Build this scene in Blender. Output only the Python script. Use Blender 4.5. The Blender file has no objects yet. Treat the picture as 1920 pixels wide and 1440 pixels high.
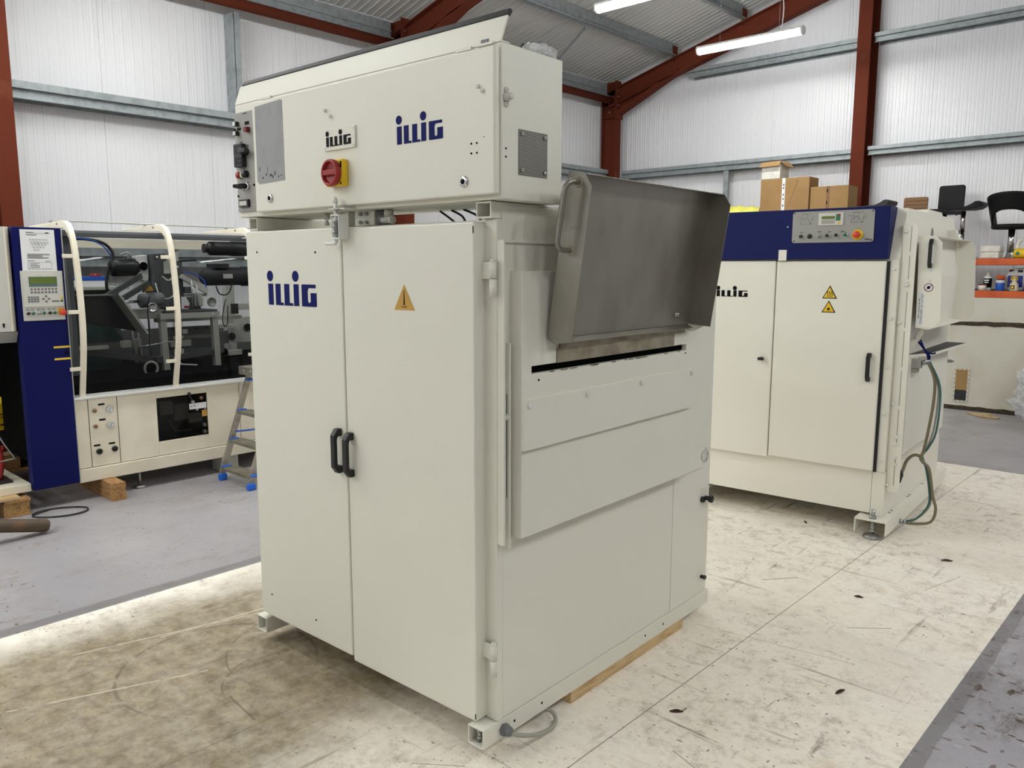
import bpy, bmesh, math, random
from mathutils import Vector, Matrix, Euler
random.seed(7)
S = bpy.context.scene
COL = S.collection
PI = math.pi

# ------------------------------------------------------------------ camera
F, PITCH, ROLL, YAW = 1500.0, 0.14475, 0.0015, 0.7441
cy, sy = math.cos(YAW), math.sin(YAW)
fw = Vector((-sy*math.cos(PITCH), cy*math.cos(PITCH), -math.sin(PITCH)))
rt = Vector((cy, sy, 0)); up = rt.cross(fw)
r_ = rt*math.cos(ROLL)+up*math.sin(ROLL); u_ = up*math.cos(ROLL)-rt*math.sin(ROLL)
cd = bpy.data.cameras.new('camera'); cam = bpy.data.objects.new('camera', cd); COL.objects.link(cam)
cd.sensor_width = 36.0; cd.lens = F/1920*36.0; cd.clip_start = .05; cd.clip_end = 100
cam.matrix_world = Matrix(((r_.x, u_.x, -fw.x, 0), (r_.y, u_.y, -fw.y, 0), (r_.z, u_.z, -fw.z, 1.5), (0, 0, 0, 1)))
S.camera = cam
# ------------------------------------------------------------------ world, exposure
w = bpy.data.worlds.new('world'); S.world = w; w.use_nodes = True
w.node_tree.nodes['Background'].inputs[0].default_value = (.9, .95, 1, 1)
w.node_tree.nodes['Background'].inputs[1].default_value = .03
S.view_settings.view_transform = 'Standard'; S.view_settings.look = 'None'
S.view_settings.exposure = 1.50; S.view_settings.gamma = 1.0
LAMP = 27.0            # strength of the tubes in the hanging battens

# ------------------------------------------------------------------ materials
def lin(c):
    return tuple(((v/255)/12.92 if v/255 <= .04045 else ((v/255+.055)/1.055)**2.4) for v in c)+(1,)
class N:
    def __init__(s, name):
        s.m = bpy.data.materials.new(name); s.m.use_nodes = True
        s.t = s.m.node_tree; s.b = s.t.nodes['Principled BSDF']
        s.o = s.t.nodes['Material Output']
    def n(s, typ, **k):
        x = s.t.nodes.new(typ)
        for a, v in k.items():
            if a.startswith('i_'):
                q = a[2:]; x.inputs[int(q) if q.isdigit() else q].default_value = v
            else: setattr(x, a, v)
        return x
    def l(s, a, ao, b, bi):
        s.t.links.new(a.outputs[ao], b.inputs[bi])
    def math(s, op, a, b=None, clamp=False):
        x = s.n('ShaderNodeMath', operation=op); x.use_clamp = clamp
        for i, v in enumerate((a, b)):
            if v is None: continue
            if isinstance(v, (int, float)): x.inputs[i].default_value = v
            else: s.t.links.new(v, x.inputs[i])
        return x.outputs[0]
    def noise(s, scale, detail=4, rough=.55, vec=None, stretch=None):
        tc = s.n('ShaderNodeTexCoord'); src = tc.outputs['Object']
        if stretch:
            mp = s.n('ShaderNodeMapping'); mp.inputs['Scale'].default_value = stretch[:3]
            if len(stretch) > 3: mp.inputs['Rotation'].default_value = (0, 0, stretch[3])
            s.t.links.new(src, mp.inputs[0]); src = mp.outputs[0]
        x = s.n('ShaderNodeTexNoise'); x.inputs['Scale'].default_value = scale
        x.inputs['Detail'].default_value = detail; x.inputs['Roughness'].default_value = rough
        s.t.links.new(src, x.inputs['Vector']); return x.outputs['Fac']
    def ramp(s, fac, a, b):
        x = s.n('ShaderNodeMapRange'); x.inputs[1].default_value = a; x.inputs[2].default_value = b
        s.t.links.new(fac, x.inputs[0]); return x.outputs[0]
    def mix(s, fac, a, b):
        x = s.n('ShaderNodeMix', data_type='RGBA')
        if isinstance(fac, (int, float)): x.inputs[0].default_value = fac
        else: s.t.links.new(fac, x.inputs[0])
        for i, v in ((6, a), (7, b)):
            if isinstance(v, tuple): x.inputs[i].default_value = v
            else: s.t.links.new(v, x.inputs[i])
        return x.outputs[2]
    def bump(s, h, st, d=.002):
        x = s.n('ShaderNodeBump'); x.inputs['Strength'].default_value = st; x.inputs['Distance'].default_value = d
        s.t.links.new(h, x.inputs['Height']); s.t.links.new(x.outputs[0], s.b.inputs['Normal'])
def mat(name, c, rough=.5, metal=0, c2=None, scale=8, lo=.45, hi=.65, bump=0, bs=300, stretch=None, bd=.001, coat=0, spec=.5):
    k = N(name); k.b.inputs['Specular IOR Level'].default_value = spec; k.b.inputs['Roughness'].default_value = rough; k.b.inputs['Metallic'].default_value = metal
    if c2:
        f = k.ramp(k.noise(scale, stretch=stretch), lo, hi)
        k.t.links.new(k.mix(f, lin(c), lin(c2)), k.b.inputs['Base Color'])
    else: k.b.inputs['Base Color'].default_value = lin(c)
    if bump: k.bump(k.noise(bs, 2), bump, bd)
    if coat: k.b.inputs['Coat Weight'].default_value = coat
    return k.m
M = {}
M['cream'] = mat('cream_paint', (226, 224, 211), .42, bump=.4, bs=260)
M['cream2'] = mat('off_white_paint', (236, 232, 219), .42, bump=.25, bs=260)
M['ivory'] = mat('ivory_paint', (240, 232, 212), .4, c2=(230, 221, 200), scale=3, bump=.2, bs=260)
M['blue'] = mat('dark_blue_paint', (19, 27, 84), .5, bump=.2, bs=300, spec=.15)
M['navy'] = mat('navy_paint', (8, 16, 82), .5, bump=.2, bs=300, spec=.15)
M['logo'] = mat('logo_blue', (18, 26, 92), .6, spec=.1)
M['ink'] = mat('black_ink', (14, 14, 16), .6, spec=.1)
M['red_steel'] = mat('red_oxide_steel', (100, 48, 34), .65, c2=(110, 62, 44), scale=3, lo=.62, hi=.76, spec=.05)
M['galv'] = mat('galvanised_steel', (164, 170, 172), .58, .5, c2=(146, 152, 154), scale=14)
M['chrome'] = mat('chrome', (215, 215, 215), .16, 1)
M['zinc'] = mat('zinc_plate', (170, 172, 170), .35, .9)
M['steel'] = mat('brushed_stainless', (158, 154, 146), .42, .9, c2=(132, 126, 115), scale=4.5, lo=.4, hi=.75, stretch=(1, 1, .6))
M['rawsteel'] = mat('worn_bare_steel', (158, 150, 130), .5, .4, c2=(128, 118, 98), scale=9)
M['black'] = mat('black_plastic', (22, 22, 24), .4)
M['rubber'] = mat('black_rubber', (34, 34, 36), .7)
M['dark'] = mat('dark_void', (8, 8, 9), .9, spec=.05)
M['greyplate'] = mat('grey_adhesive_patch', (150, 150, 152), .55, c2=(140, 140, 142), scale=9)
M['ctlgrey'] = mat('control_panel_grey', (158, 157, 152), .5, spec=.3)
M['ctl2'] = mat('control_panel_light', (205, 203, 196), .45)
M['midgrey'] = mat('mid_grey_paint', (110, 112, 115), .5)
M['dkgrey'] = mat('dark_grey_metal', (48, 48, 50), .5, .1, spec=.3)
M['red'] = mat('red_plastic', (150, 28, 26), .35)
M['ored'] = mat('emergency_red', (214, 62, 40), .35)
M['yellow'] = mat('yellow_plastic', (232, 190, 30), .4)
M['gold'] = mat('faded_yellow_sticker', (196, 152, 66), .45)
M['warn'] = mat('warning_yellow', (240, 200, 60), .45)
M['lime'] = mat('lime_yellow_film', (232, 226, 110), .45, c2=(214, 206, 88), scale=12, bump=.5, bs=25, bd=.01)
M['green'] = mat('green_button', (30, 104, 70), .4)
M['lcd'] = mat('lcd_green', (96, 112, 40), .25)
M['teal'] = mat('teal_hose', (60, 106, 102), .5)
M['hose'] = mat('brown_hose', (128, 118, 92), .4)
M['hosegrey'] = mat('grey_cable', (160, 158, 146), .5)
M['paper'] = mat('white_paper', (232, 232, 234), .6)
M['white'] = mat('white_plastic', (225, 225, 222), .4)
M['wood'] = mat('pine_timber', (206, 178, 134), .65, c2=(178, 142, 96), scale=5, stretch=(14, 2, 14), bump=.2, bs=60)
M['wood2'] = mat('weathered_timber', (178, 134, 84), .7, c2=(134, 96, 58), scale=5, stretch=(2, 14, 14), bump=.3, bs=60)
M['chip'] = mat('chipboard_block', (184, 146, 92), .8, c2=(120, 90, 54), scale=60, bump=.6, bs=80)
M['card'] = mat('brown_cardboard', (164, 130, 88), .8, c2=(156, 122, 80), scale=4, spec=.2)
M['card2'] = mat('brown_slatted_pad', (134, 98, 64), .6)
M['orange'] = mat('orange_racking_steel', (206, 88, 22), .45, c2=(190, 76, 18), scale=10)
M['shelfgrey'] = mat('shelf_board', (120, 116, 106), .7)
M['rust'] = mat('rusty_pipe', (98, 84, 70), .6, .4, c2=(140, 104, 66), scale=7)
M['bluep'] = mat('blue_plastic', (32, 104, 214), .4)
M['alu'] = mat('aluminium', (178, 172, 160), .4, .8, c2=(156, 148, 134), scale=9)
M['alutread'] = mat('worn_aluminium_tread', (150, 146, 130), .5, .6, c2=(126, 120, 100), scale=22)
M['leather'] = mat('black_leather', (15, 15, 16), .5, bump=.2, bs=120, spec=.2)
M['bag'] = mat('paper_packet_white', (224, 220, 210), .6, c2=(206, 202, 190), scale=18)
M['bottleblue'] = mat('bottle_blue', (36, 90, 190), .35)
M['canblue'] = mat('jerrycan_label_blue', (26, 44, 140), .4)
M['darkred'] = mat('dark_red_cap', (110, 26, 24), .4)
M['beige'] = mat('beige_bottle', (222, 212, 180), .45)
M['leaf'] = mat('dry_leaf', (72, 46, 34), .8)
M['tealdark'] = mat('dark_green_guard', (38, 66, 64), .5)
M['hdark'] = mat('machine_interior_grey', (84, 86, 86), .5, .1)
M['hlight'] = mat('machine_interior_light', (190, 190, 182), .5)
M['tank'] = mat('white_insulated_board', (208, 203, 188), .7, c2=(196, 189, 170), scale=2.5, lo=.5, hi=.75)
M['foam'] = mat('crumbled_foam_edge', (74, 62, 48), .95, c2=(40, 34, 26), scale=40)

def m_wall(name, c, c2):
    k = N(name); k.b.inputs['Roughness'].default_value = .32
    f = k.ramp(k.noise(.7, 3), .4, .7)
    k.t.links.new(k.mix(f, lin(c), lin(c2)), k.b.inputs['Base Color']); return k.m
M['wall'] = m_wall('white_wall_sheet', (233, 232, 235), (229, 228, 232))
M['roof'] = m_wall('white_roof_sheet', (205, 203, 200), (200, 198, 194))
def voro(k, scale, r, keep, stretch=(1, 1, 1), rot=0):
    """scattered specks: voronoi cells, only a share of them inked"""
    tc = k.n('ShaderNodeTexCoord'); mp = k.n('ShaderNodeMapping'); mp.inputs['Scale'].default_value = stretch; mp.inputs['Rotation'].default_value = (0, 0, rot)
    k.l(tc, 'Object', mp, 0)
    v = k.n('ShaderNodeTexVoronoi'); v.inputs['Scale'].default_value = scale; k.l(mp, 0, v, 'Vector')
    sp = k.n('ShaderNodeSeparateColor'); k.l(v, 'Color', sp, 0)
    rad = k.math('MULTIPLY', sp.outputs[1], r)
    wob = k.math('MULTIPLY', k.noise(scale*5, 2), r*1.1)
    return k.math('MULTIPLY', k.math('LESS_THAN', k.math('ADD', v.outputs['Distance'], wob), k.math('ADD', rad, r*.45)), k.math('LESS_THAN', sp.outputs[0], keep))
def arc(k, X, Y, cx, cy, r, wd, dx=1.0):
    d = k.math('SQRT', k.math('ADD', k.math('POWER', k.math('MULTIPLY', k.math('SUBTRACT', X, cx), dx), 2), k.math('POWER', k.math('SUBTRACT', Y, cy), 2)))
    return k.math('LESS_THAN', k.math('ABSOLUTE', k.math('SUBTRACT', d, r)), wd)
def line(k, X, Y, x0, y0, x1, y1, wd):
    L = math.hypot(x1-x0, y1-y0); ux, uy = (x1-x0)/L, (y1-y0)/L
    a = k.math('SUBTRACT', X, x0); c = k.math('SUBTRACT', Y, y0)
    s = k.math('ADD', k.math('MULTIPLY', a, ux), k.math('MULTIPLY', c, uy)); n = k.math('SUBTRACT', k.math('MULTIPLY', a, -uy), k.math('MULTIPLY', c, -ux))
    m1 = k.math('LESS_THAN', k.math('ABSOLUTE', n), wd); m2 = k.math('LESS_THAN', k.math('ABSOLUTE', k.math('SUBTRACT', s, L/2)), L/2)
    return k.math('MULTIPLY', m1, m2)
def m_floor_white():
    k = N('white_painted_concrete'); tc = k.n('ShaderNodeTexCoord')
    sp = k.n('ShaderNodeSeparateXYZ'); k.l(tc, 'Object', sp, 0)
    X, Y = sp.outputs[0], sp.outputs[1]
    base = k.mix(k.ramp(k.noise(1.1, 6, .65), .4, .7), lin((254, 247, 235)), lin((246, 236, 220)))
    # soft mottled grime everywhere, then grime in patches
    g0 = k.ramp(k.noise(34, 8, .75), .42, .70); base = k.mix(k.math('MULTIPLY', g0, .13), base, lin((150, 138, 116)))
    zone = k.ramp(k.noise(1.5, 4, .6), .38, .64)
    d1 = k.math('MULTIPLY', k.ramp(k.noise(12, 14, .85), .49, .66), k.math('ADD', k.math('MULTIPLY', zone, .70), .08))
    base = k.mix(d1, base, lin((120, 102, 76)))
    for sc, st, am in ((13, (1, .14, 1, .9), .75), (17, (.10, 1, 1, .5), .7), (19, (1, .07, 1, -.35), .75), (24, (.05, 1, 1, .15), .7)):
        d2 = k.ramp(k.noise(sc, 5, .65, stretch=st), .63, .70)
        base = k.mix(k.math('MULTIPLY', k.math('MULTIPLY', d2, k.math('ADD', zone, .15)), am), base, lin((104, 88, 68)))
    d4 = k.math('MULTIPLY', k.ramp(k.noise(3.1, 5, .6, stretch=(1, 1.3, 1, .2)), .64, .78), .5)
    base = k.mix(d4, base, lin((196, 162, 100)))
    # trodden-in brown dirt over the near left of the slab, paler along its painted edge
    wob = k.math('MULTIPLY', k.math('SUBTRACT', k.noise(2.2, 7, .7), .5), 1.1)
    XX = k.math('ADD', X, wob); YY = k.math('ADD', Y, wob)
    gx = k.ramp(XX, -1.75, -2.2); gy = k.ramp(YY, 2.5, 1.7); ge = k.ramp(k.math('ADD', X, k.math('MULTIPLY', wob, .5)), -3.6, -3.3)
    br = k.math('MULTIPLY', k.math('MULTIPLY', gx, gy), ge)
    br = k.math('MULTIPLY', br, k.math('ADD', .74, k.math('MULTIPLY', k.ramp(k.noise(9, 12, .78), .35, .62), .26)), True)
    base = k.mix(br, base, k.mix(k.ramp(k.noise(16, 6, .7), .38, .64), lin((158, 143, 114)), lin((112, 97, 72))))
    for sc, st in ((14, (1, .10, 1, 1.25)), (22, (1, .08, 1, .8))):
        st_ = k.noise(sc, 8, .75, stretch=st); base = k.mix(k.math('MULTIPLY', k.math('MULTIPLY', k.ramp(st_, .58, .68), br), .6), base, lin((96, 82, 62))); base = k.mix(k.math('MULTIPLY', k.math('MULTIPLY', k.ramp(st_, .40, .32), br), .5), base, lin((206, 194, 166)))
    # scuffs, tyre arcs, pale scratches and saw cuts
    brk = k.ramp(k.noise(9, 4), .40, .5)
    for args in ((-2.75, 1.35, .36, .006, 1.0), (-2.50, 1.55, .30, .004, 1.3), (-2.62, 1.75, .40, .004, 1.1)):
        m = k.math('MULTIPLY', k.math('MULTIPLY', arc(k, X, Y, *args), brk), k.ramp(X, -2.45, -2.6)); base = k.mix(k.math('MULTIPLY', m, .5), base, lin((88, 76, 62)))
    for args in ((-3.25, 1.0, -3.0, 1.95, .004), (-3.15, 1.3, -3.05, 2.1, .005), (-2.98, .7, -2.75, 1.3, .004)):
        base = k.mix(k.math('MULTIPLY', k.math('MULTIPLY', line(k, X, Y, *args), brk), .7), base, lin((222, 214, 196)))
    for args in ((-2.52, 1.265, -2.316, 1.248, .004), (-1.12, 3.3, -.98, 3.42, .003), (-1.62, 3.55, -1.50, 3.70, .004), (-1.2, 2.05, -1.05, 2.0, .002), (-1.0, 3.95, -.92, 4.25, .002), (-1.75, 1.45, -1.62, 1.55, .002), (-1.6, 2.9, -1.0, 3.0, .0015)):
        base = k.mix(k.math('MULTIPLY', line(k, X, Y, *args), .6), base, lin((92, 78, 62)))
    for sc, r, kp, st, ro, c in ((7, .055, .24, (1, .7, 1), 0, (60, 44, 30)), (15, .10, .30, (1, .35, 1), .6, (76, 58, 38)), (28, .15, .40, (.35, 1, 1), .3, (104, 82, 54)), (46, .21, .40, (1, .4, 1), 1.0, (94, 74, 50)), (70, .26, .40, (.5, 1, 1), .2, (100, 80, 56))):
        base = k.mix(k.math('MULTIPLY', k.math('MULTIPLY', voro(k, sc, r, kp, st, ro), k.math('ADD', k.math('MULTIPLY', zone, .6), .3)), .95, True), base, lin(c))
    s1 = k.math('LESS_THAN', k.math('ABSOLUTE', k.math('ADD', X, 1.385)), .0022)
    s2 = k.math('LESS_THAN', k.math('ABSOLUTE', k.math('ADD', X, 2.288)), .0016)
    base = k.mix(k.math('MULTIPLY', k.math('ADD', s1, k.math('MULTIPLY', s2, k.ramp(Y, 1.7, 1.5)), True), .7), base, lin((96, 82, 64)))
    k.t.links.new(base, k.b.inputs['Base Color']); k.b.inputs['Roughness'].default_value = .5
    k.bump(k.noise(40, 5), .12, .004)
    return k.m
def m_floor_grey(name, c, c2, dirt, rough, lo, hi, amt, edge, fleck):
    k = N(name); tc = k.n('ShaderNodeTexCoord'); sp = k.n('ShaderNodeSeparateXYZ'); k.l(tc, 'Object', sp, 0); X, Y = sp.outputs[0], sp.outputs[1]
    base = k.mix(k.ramp(k.noise(1.3, 5, .6), .35, .7), lin(c), lin(c2))
    base = k.mix(k.math('MULTIPLY', k.ramp(k.noise(28, 8, .75), .40, .7), .16), base, lin((196, 190, 180)))
    zone = k.ramp(k.noise(1.7, 3), .42, .6)
    d = k.math('MULTIPLY', k.ramp(k.noise(9, 14, .85, stretch=(1, .5, 1, .5)), lo, hi), zone)
    base = k.mix(k.math('MULTIPLY', d, amt), base, lin(dirt))
    for sc, r, kp, st, ro, cc in ((9, .09, .2, (1, .6, 1), .4, (70, 52, 38)), (22, .2, fleck, (1, .4, 1), .9, (80, 60, 44)), (40, .26, fleck, (.45, 1, 1), .5, (86, 66, 50))):
        v = k.math('MULTIPLY', voro(k, sc, r*(1.5 if fleck > .9 else 1), kp, st, ro), k.math('ADD', k.math('MULTIPLY', zone, .6), .6 if fleck > .9 else .25), True); base = k.mix(v, base, lin(cc))
    e = k.math('LESS_THAN', k.math('ABSOLUTE', k.math('SUBTRACT', X, edge)), k.math('ADD', .022, k.math('MULTIPLY', k.noise(6, 3), .03)))
    base = k.mix(k.math('MULTIPLY', e, .55), base, lin((112, 108, 106)))
    k.t.links.new(base, k.b.inputs['Base Color'])
    rg = k.ramp(k.noise(5, 5), .3, .7); rr = k.math('ADD', k.math('MULTIPLY', rg, .16), rough)
    k.t.links.new(rr, k.b.inputs['Roughness'])
    k.bump(k.noise(60, 5), .15, .003)
    return k.m
M['fwhite'] = m_floor_white()
M['fgrey'] = m_floor_grey('grey_painted_concrete', (168, 165, 168), (154, 151, 156), (140, 116, 92), .3, .50, .64, .85, -3.66, .35)
M['fwet'] = m_floor_grey('damp_grey_concrete', (172, 169, 176), (156, 153, 160), (84, 70, 56), .18, .47, .60, 1.0, -.632, 1.0)
def m_emit(name, c, st):
    k = N(name); k.b.inputs['Base Color'].default_value = (.9, .9, .9, 1)
    k.b.inputs['Emission Color'].default_value = c; k.b.inputs['Emission Strength'].default_value = st
    return k.m
M['tube'] = m_emit('lit_diffuser', (.97, 1, .972, 1), LAMP)
def m_glass(name, tint, gl=.06):
    k = N(name); k.t.nodes.remove(k.b)
    t = k.n('ShaderNodeBsdfTransparent'); t.inputs[0].default_value = tint
    g = k.n('ShaderNodeBsdfGlossy'); g.inputs['Roughness'].default_value = .03
    fr = k.n('ShaderNodeFresnel'); fr.inputs[0].default_value = 1.22
    mx = k.n('ShaderNodeMixShader'); k.l(fr, 0, mx, 0); k.l(t, 0, mx, 1); k.l(g, 0, mx, 2); k.l(mx, 0, k.o, 0)
    return k.m
M['glass'] = m_glass('smoked_acrylic', (.56, .57, .58, 1))
M['darkglass'] = m_glass('dark_window_acrylic', (.5, .5, .5, 1))
def m_film(name):
    k = N(name); b = k.b; b.inputs['Base Color'].default_value = (.86, .87, .88, 1); b.inputs['Roughness'].default_value = .12
    t = k.n('ShaderNodeBsdfTransparent'); mx = k.n('ShaderNodeMixShader')
    f = k.ramp(k.noise(14, 5, .6), .35, .7); f2 = k.math('ADD', k.math('MULTIPLY', f, .55), .15)
    k.t.links.new(f2, mx.inputs[0]); k.l(t, 0, mx, 1); k.l(b, 0, mx, 2); k.l(mx, 0, k.o, 0)
    k.bump(k.noise(22, 4), .8, .02); return k.m
M['film'] = m_film('crumpled_clear_film')
M['grille'] = None
def m_grille():
    k = N('perforated_grille'); tc = k.n('ShaderNodeTexCoord'); mp = k.n('ShaderNodeMapping'); mp.inputs['Scale'].default_value = (200, 200, 200)
    k.l(tc, 'Object', mp, 0)
    v = k.n('ShaderNodeTexVoronoi'); v.inputs['Scale'].default_value = 1; v.inputs['Randomness'].default_value = .0
    k.l(mp, 0, v, 'Vector'); f = k.math('LESS_THAN', v.outputs['Distance'], .45)
    k.t.links.new(k.mix(f, lin((150, 148, 140)), lin((40, 38, 36))), k.b.inputs['Base Color'])
    k.b.inputs['Metallic'].default_value = .3; k.b.inputs['Roughness'].default_value = .5; return k.m
M['grille'] = m_grille()

# ------------------------------------------------------------------ mesh helpers
OFF = Vector((0, 0, 0))
class B:
    def __init__(s): s.bm = bmesh.new()
    def face(s, vs, smooth=False):
        try:
            f = s.bm.faces.new(vs); f.smooth = smooth; return f
        except ValueError: return None
    def box(s, x0, x1, y0, y1, z0, z1, mtx=None):
        v = [Vector((x, y, z)) for z in (z0, z1) for y in (y0, y1) for x in (x0, x1)]
        if mtx: v = [mtx @ p for p in v]
        v = [s.bm.verts.new(p) for p in v]
        for q in ((0, 2, 3, 1), (4, 5, 7, 6), (0, 1, 5, 4), (2, 6, 7, 3), (0, 4, 6, 2), (1, 3, 7, 5)): s.face([v[i] for i in q])
        return s
    def prism(s, pts, ax, a, b, mtx=None):
        def P(p, h):
            q = {'x': (h, p[0], p[1]), 'y': (p[0], h, p[1]), 'z': (p[0], p[1], h)}[ax]
            q = Vector(q); return mtx @ q if mtx else q
        A = [s.bm.verts.new(P(p, a)) for p in pts]; C = [s.bm.verts.new(P(p, b)) for p in pts]; n = len(pts)
        s.face(A[::-1]); s.face(C)
        for i in range(n): s.face([A[i], A[(i+1) % n], C[(i+1) % n], C[i]])
        return s
    def sheet(s, pts, t, mtx=None):
        """a thin closed plate from a planar 3-D polygon, thickness t along its normal"""
        p = [Vector(q) for q in pts]; n = (p[1]-p[0]).cross(p[2]-p[0]).normalized()
        A = [s.bm.verts.new(q) for q in p]; C = [s.bm.verts.new(q+n*t) for q in p]; k = len(p)
        s.face(A[::-1]); s.face(C)
        for i in range(k): s.face([A[i], A[(i+1) % k], C[(i+1) % k], C[i]])
        return s
    def cyl(s, p0, p1, r0, r1=None, n=20, smooth=True):
        r1 = r0 if r1 is None else r1
        p0, p1 = Vector(p0), Vector(p1); d = (p1-p0).normalized()
        a = d.orthogonal().normalized(); b = d.cross(a)
        A, C = [], []
        for i in range(n):
            t = 2*PI*i/n; o = a*math.cos(t)+b*math.sin(t)
            A.append(s.bm.verts.new(p0+o*r0)); C.append(s.bm.verts.new(p1+o*r1))
        s.face(A[::-1]); s.face(C)
        for i in range(n): s.face([A[i], A[(i+1) % n], C[(i+1) % n], C[i]], smooth)
        return s
    def lathe(s, prof, c, ax=(0, 0, 1), n=24, smooth=True):
        """prof = [(radius, height)...] turned about the axis through c"""
        c = Vector(c); d = Vector(ax).normalized(); a = d.orthogonal().normalized(); b = d.cross(a)
        rings = []
        for r, h in prof:
            rings.append([s.bm.verts.new(c+d*h+(a*math.cos(2*PI*i/n)+b*math.sin(2*PI*i/n))*max(r, 1e-5)) for i in range(n)])
        for k in range(len(rings)-1):
            for i in range(n): s.face([rings[k][i], rings[k][(i+1) % n], rings[k+1][(i+1) % n], rings[k+1][i]], smooth)
        s.face(rings[0][::-1]); s.face(rings[-1]); return s
    def tube(s, path, r, n=10, sm=4):
        p = [Vector(q) for q in path]
        if sm > 1 and len(p) > 2:
            out = []
            for i in range(len(p)-1):
                a, b, c, d = p[max(i-1, 0)], p[i], p[i+1], p[min(i+2, len(p)-1)]
                for k in range(sm):
                    t = k/sm
                    out.append(.5*((2*b)+(c-a)*t+(2*a-5*b+4*c-d)*t*t+(3*b-a-3*c+d)*t*t*t))
            out.append(p[-1]); p = out
        rings = []; ref = None
        for i, q in enumerate(p):
            d = (p[min(i+1, len(p)-1)]-p[max(i-1, 0)]).normalized()
            if ref is None: a = d.orthogonal().normalized()
            else:
                a = (ref-d*ref.dot(d)); a = a.normalized() if a.length > 1e-6 else d.orthogonal().normalized()
            ref = a; b = d.cross(a)
            rings.append([s.bm.verts.new(q+(a*math.cos(2*PI*j/n)+b*math.sin(2*PI*j/n))*r) for j in range(n)])
        for k in range(len(rings)-1):
            for j in range(n): s.face([rings[k][j], rings[k][(j+1) % n], rings[k+1][(j+1) % n], rings[k+1][j]], True)
        s.face(rings[0][::-1]); s.face(rings[-1]); return s
    def disc(s, c, r, ax, h=.001, n=24): return s.cyl(Vector(c), Vector(c)+Vector(ax)*h, r, r, n)
    def tri(s, pts, ax, a, b): return s.prism(pts, ax, a, b)
def link(name, me, mt, parent):
    o = bpy.data.objects.new(name, me); COL.objects.link(o)
    if mt is not None:
        for x in (mt if isinstance(mt, (list, tuple)) else [mt]): me.materials.append(x)
    if parent: o.parent = parent
    return o
def depth(o):
    d = 0
    while o.parent is not None: o = o.parent; d += 1
    return d
def part(name, b, mt, parent, bev=0, label=None):
    while parent is not None and depth(parent) >= 2: parent = parent.parent      # thing > part > sub-part, no deeper
    bmesh.ops.recalc_face_normals(b.bm, faces=b.bm.faces)
    # a part's mesh keeps its own base point as origin
    c = None
    vs = b.bm.verts
    lo = Vector([min(v.co[i] for v in vs) for i in range(3)]); hi = Vector([max(v.co[i] for v in vs) for i in range(3)])
    c = Vector(((lo.x+hi.x)/2, (lo.y+hi.y)/2, lo.z))
    bmesh.ops.translate(b.bm, verts=vs, vec=-c)
    me = bpy.data.meshes.new(name); b.bm.to_mesh(me); b.bm.free()
    o = link(name, me, mt, parent)
    base = parent['_c'] if parent is not None and '_c' in parent else None
    o.location = c-(Vector(base) if base is not None else Vector((0, 0, 0)))
    o['_c'] = [c.x, c.y, c.z]
    if bev:
        q = o.modifiers.new('bevel', 'BEVEL'); q.width = bev; q.segments = 2; q.limit_method = 'ANGLE'; q.angle_limit = .7
    if label: o['label'] = label
    return o
def tag(o, label=None, cat=None, group=None, kind=None):
    if label: o['label'] = label
    if cat: o['category'] = cat
    if group: o['group'] = group
    if kind: o['kind'] = kind
    return o
def thing(name, label, cat, base, fr=None, group=None):
    """an Empty at the thing's base; its parts are given in the frame fr (origin, angle) or in world space"""
    o = bpy.data.objects.new(name, None); COL.objects.link(o); o.empty_display_size = .1
    base = Vector(base); o['_c'] = [base.x, base.y, base.z]
    if fr:
        og, a = fr; o.location = Matrix.Rotation(a, 4, 'Z') @ base+Vector((og[0], og[1], 0)); o.rotation_euler = (0, 0, a)
    else: o.location = base
    return tag(o, label, cat, group)
def solo(name, b, mt, label, cat, group=None, bev=0):
    return tag(part(name, b, mt, None, bev), label, cat, group)
def struct(name, b, mt): return tag(part(name, b, mt, None), kind='structure')
def text_poly(txt, size):
    """lettering as filled outlines in the XY plane, centred; returns (verts, faces)"""
    cu = bpy.data.curves.new('t', 'FONT'); cu.body = txt; cu.size = size; cu.align_x = 'CENTER'; cu.align_y = 'CENTER'; cu.resolution_u = 3
    o = bpy.data.objects.new('t', cu); COL.objects.link(o)
    dg = bpy.context.evaluated_depsgraph_get(); me = bpy.data.meshes.new_from_object(o.evaluated_get(dg))
    vs = [v.co.copy() for v in me.vertices]; fs = [tuple(p.vertices) for p in me.polygons]
    bpy.data.objects.remove(o); bpy.data.curves.remove(cu); bpy.data.meshes.remove(me); return vs, fs
def text_part(name, txt, size, mtx, mt, parent, sx=1):
    vs, fs = text_poly(txt, size); b = B(); v = [b.bm.verts.new(mtx @ Vector((p.x*sx, p.y, 0))) for p in vs]
    for f in fs: b.face([v[i] for i in f])
    return part(name, b, mt, parent)
def FRONT(x, y, z, rot=0):     # text plane facing -Y
    return Matrix.Translation((x, y, z)) @ Matrix.Rotation(PI/2, 4, 'X') @ Matrix.Rotation(rot, 4, 'Z')
def SIDE(x, y, z, rot=0):      # text plane facing +X
    return Matrix.Translation((x, y, z)) @ Matrix.Rotation(PI/2, 4, 'Z') @ Matrix.Rotation(PI/2, 4, 'X') @ Matrix.Rotation(rot, 4, 'Z')

# ------------------------------------------------------------------ the building
XW, YG, XR, YB, SL = -7.7, 10.72, 7.7, -8.0, .2745
def roofz(x): return 4.42+SL*(7.4-abs(x))*1.0
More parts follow.
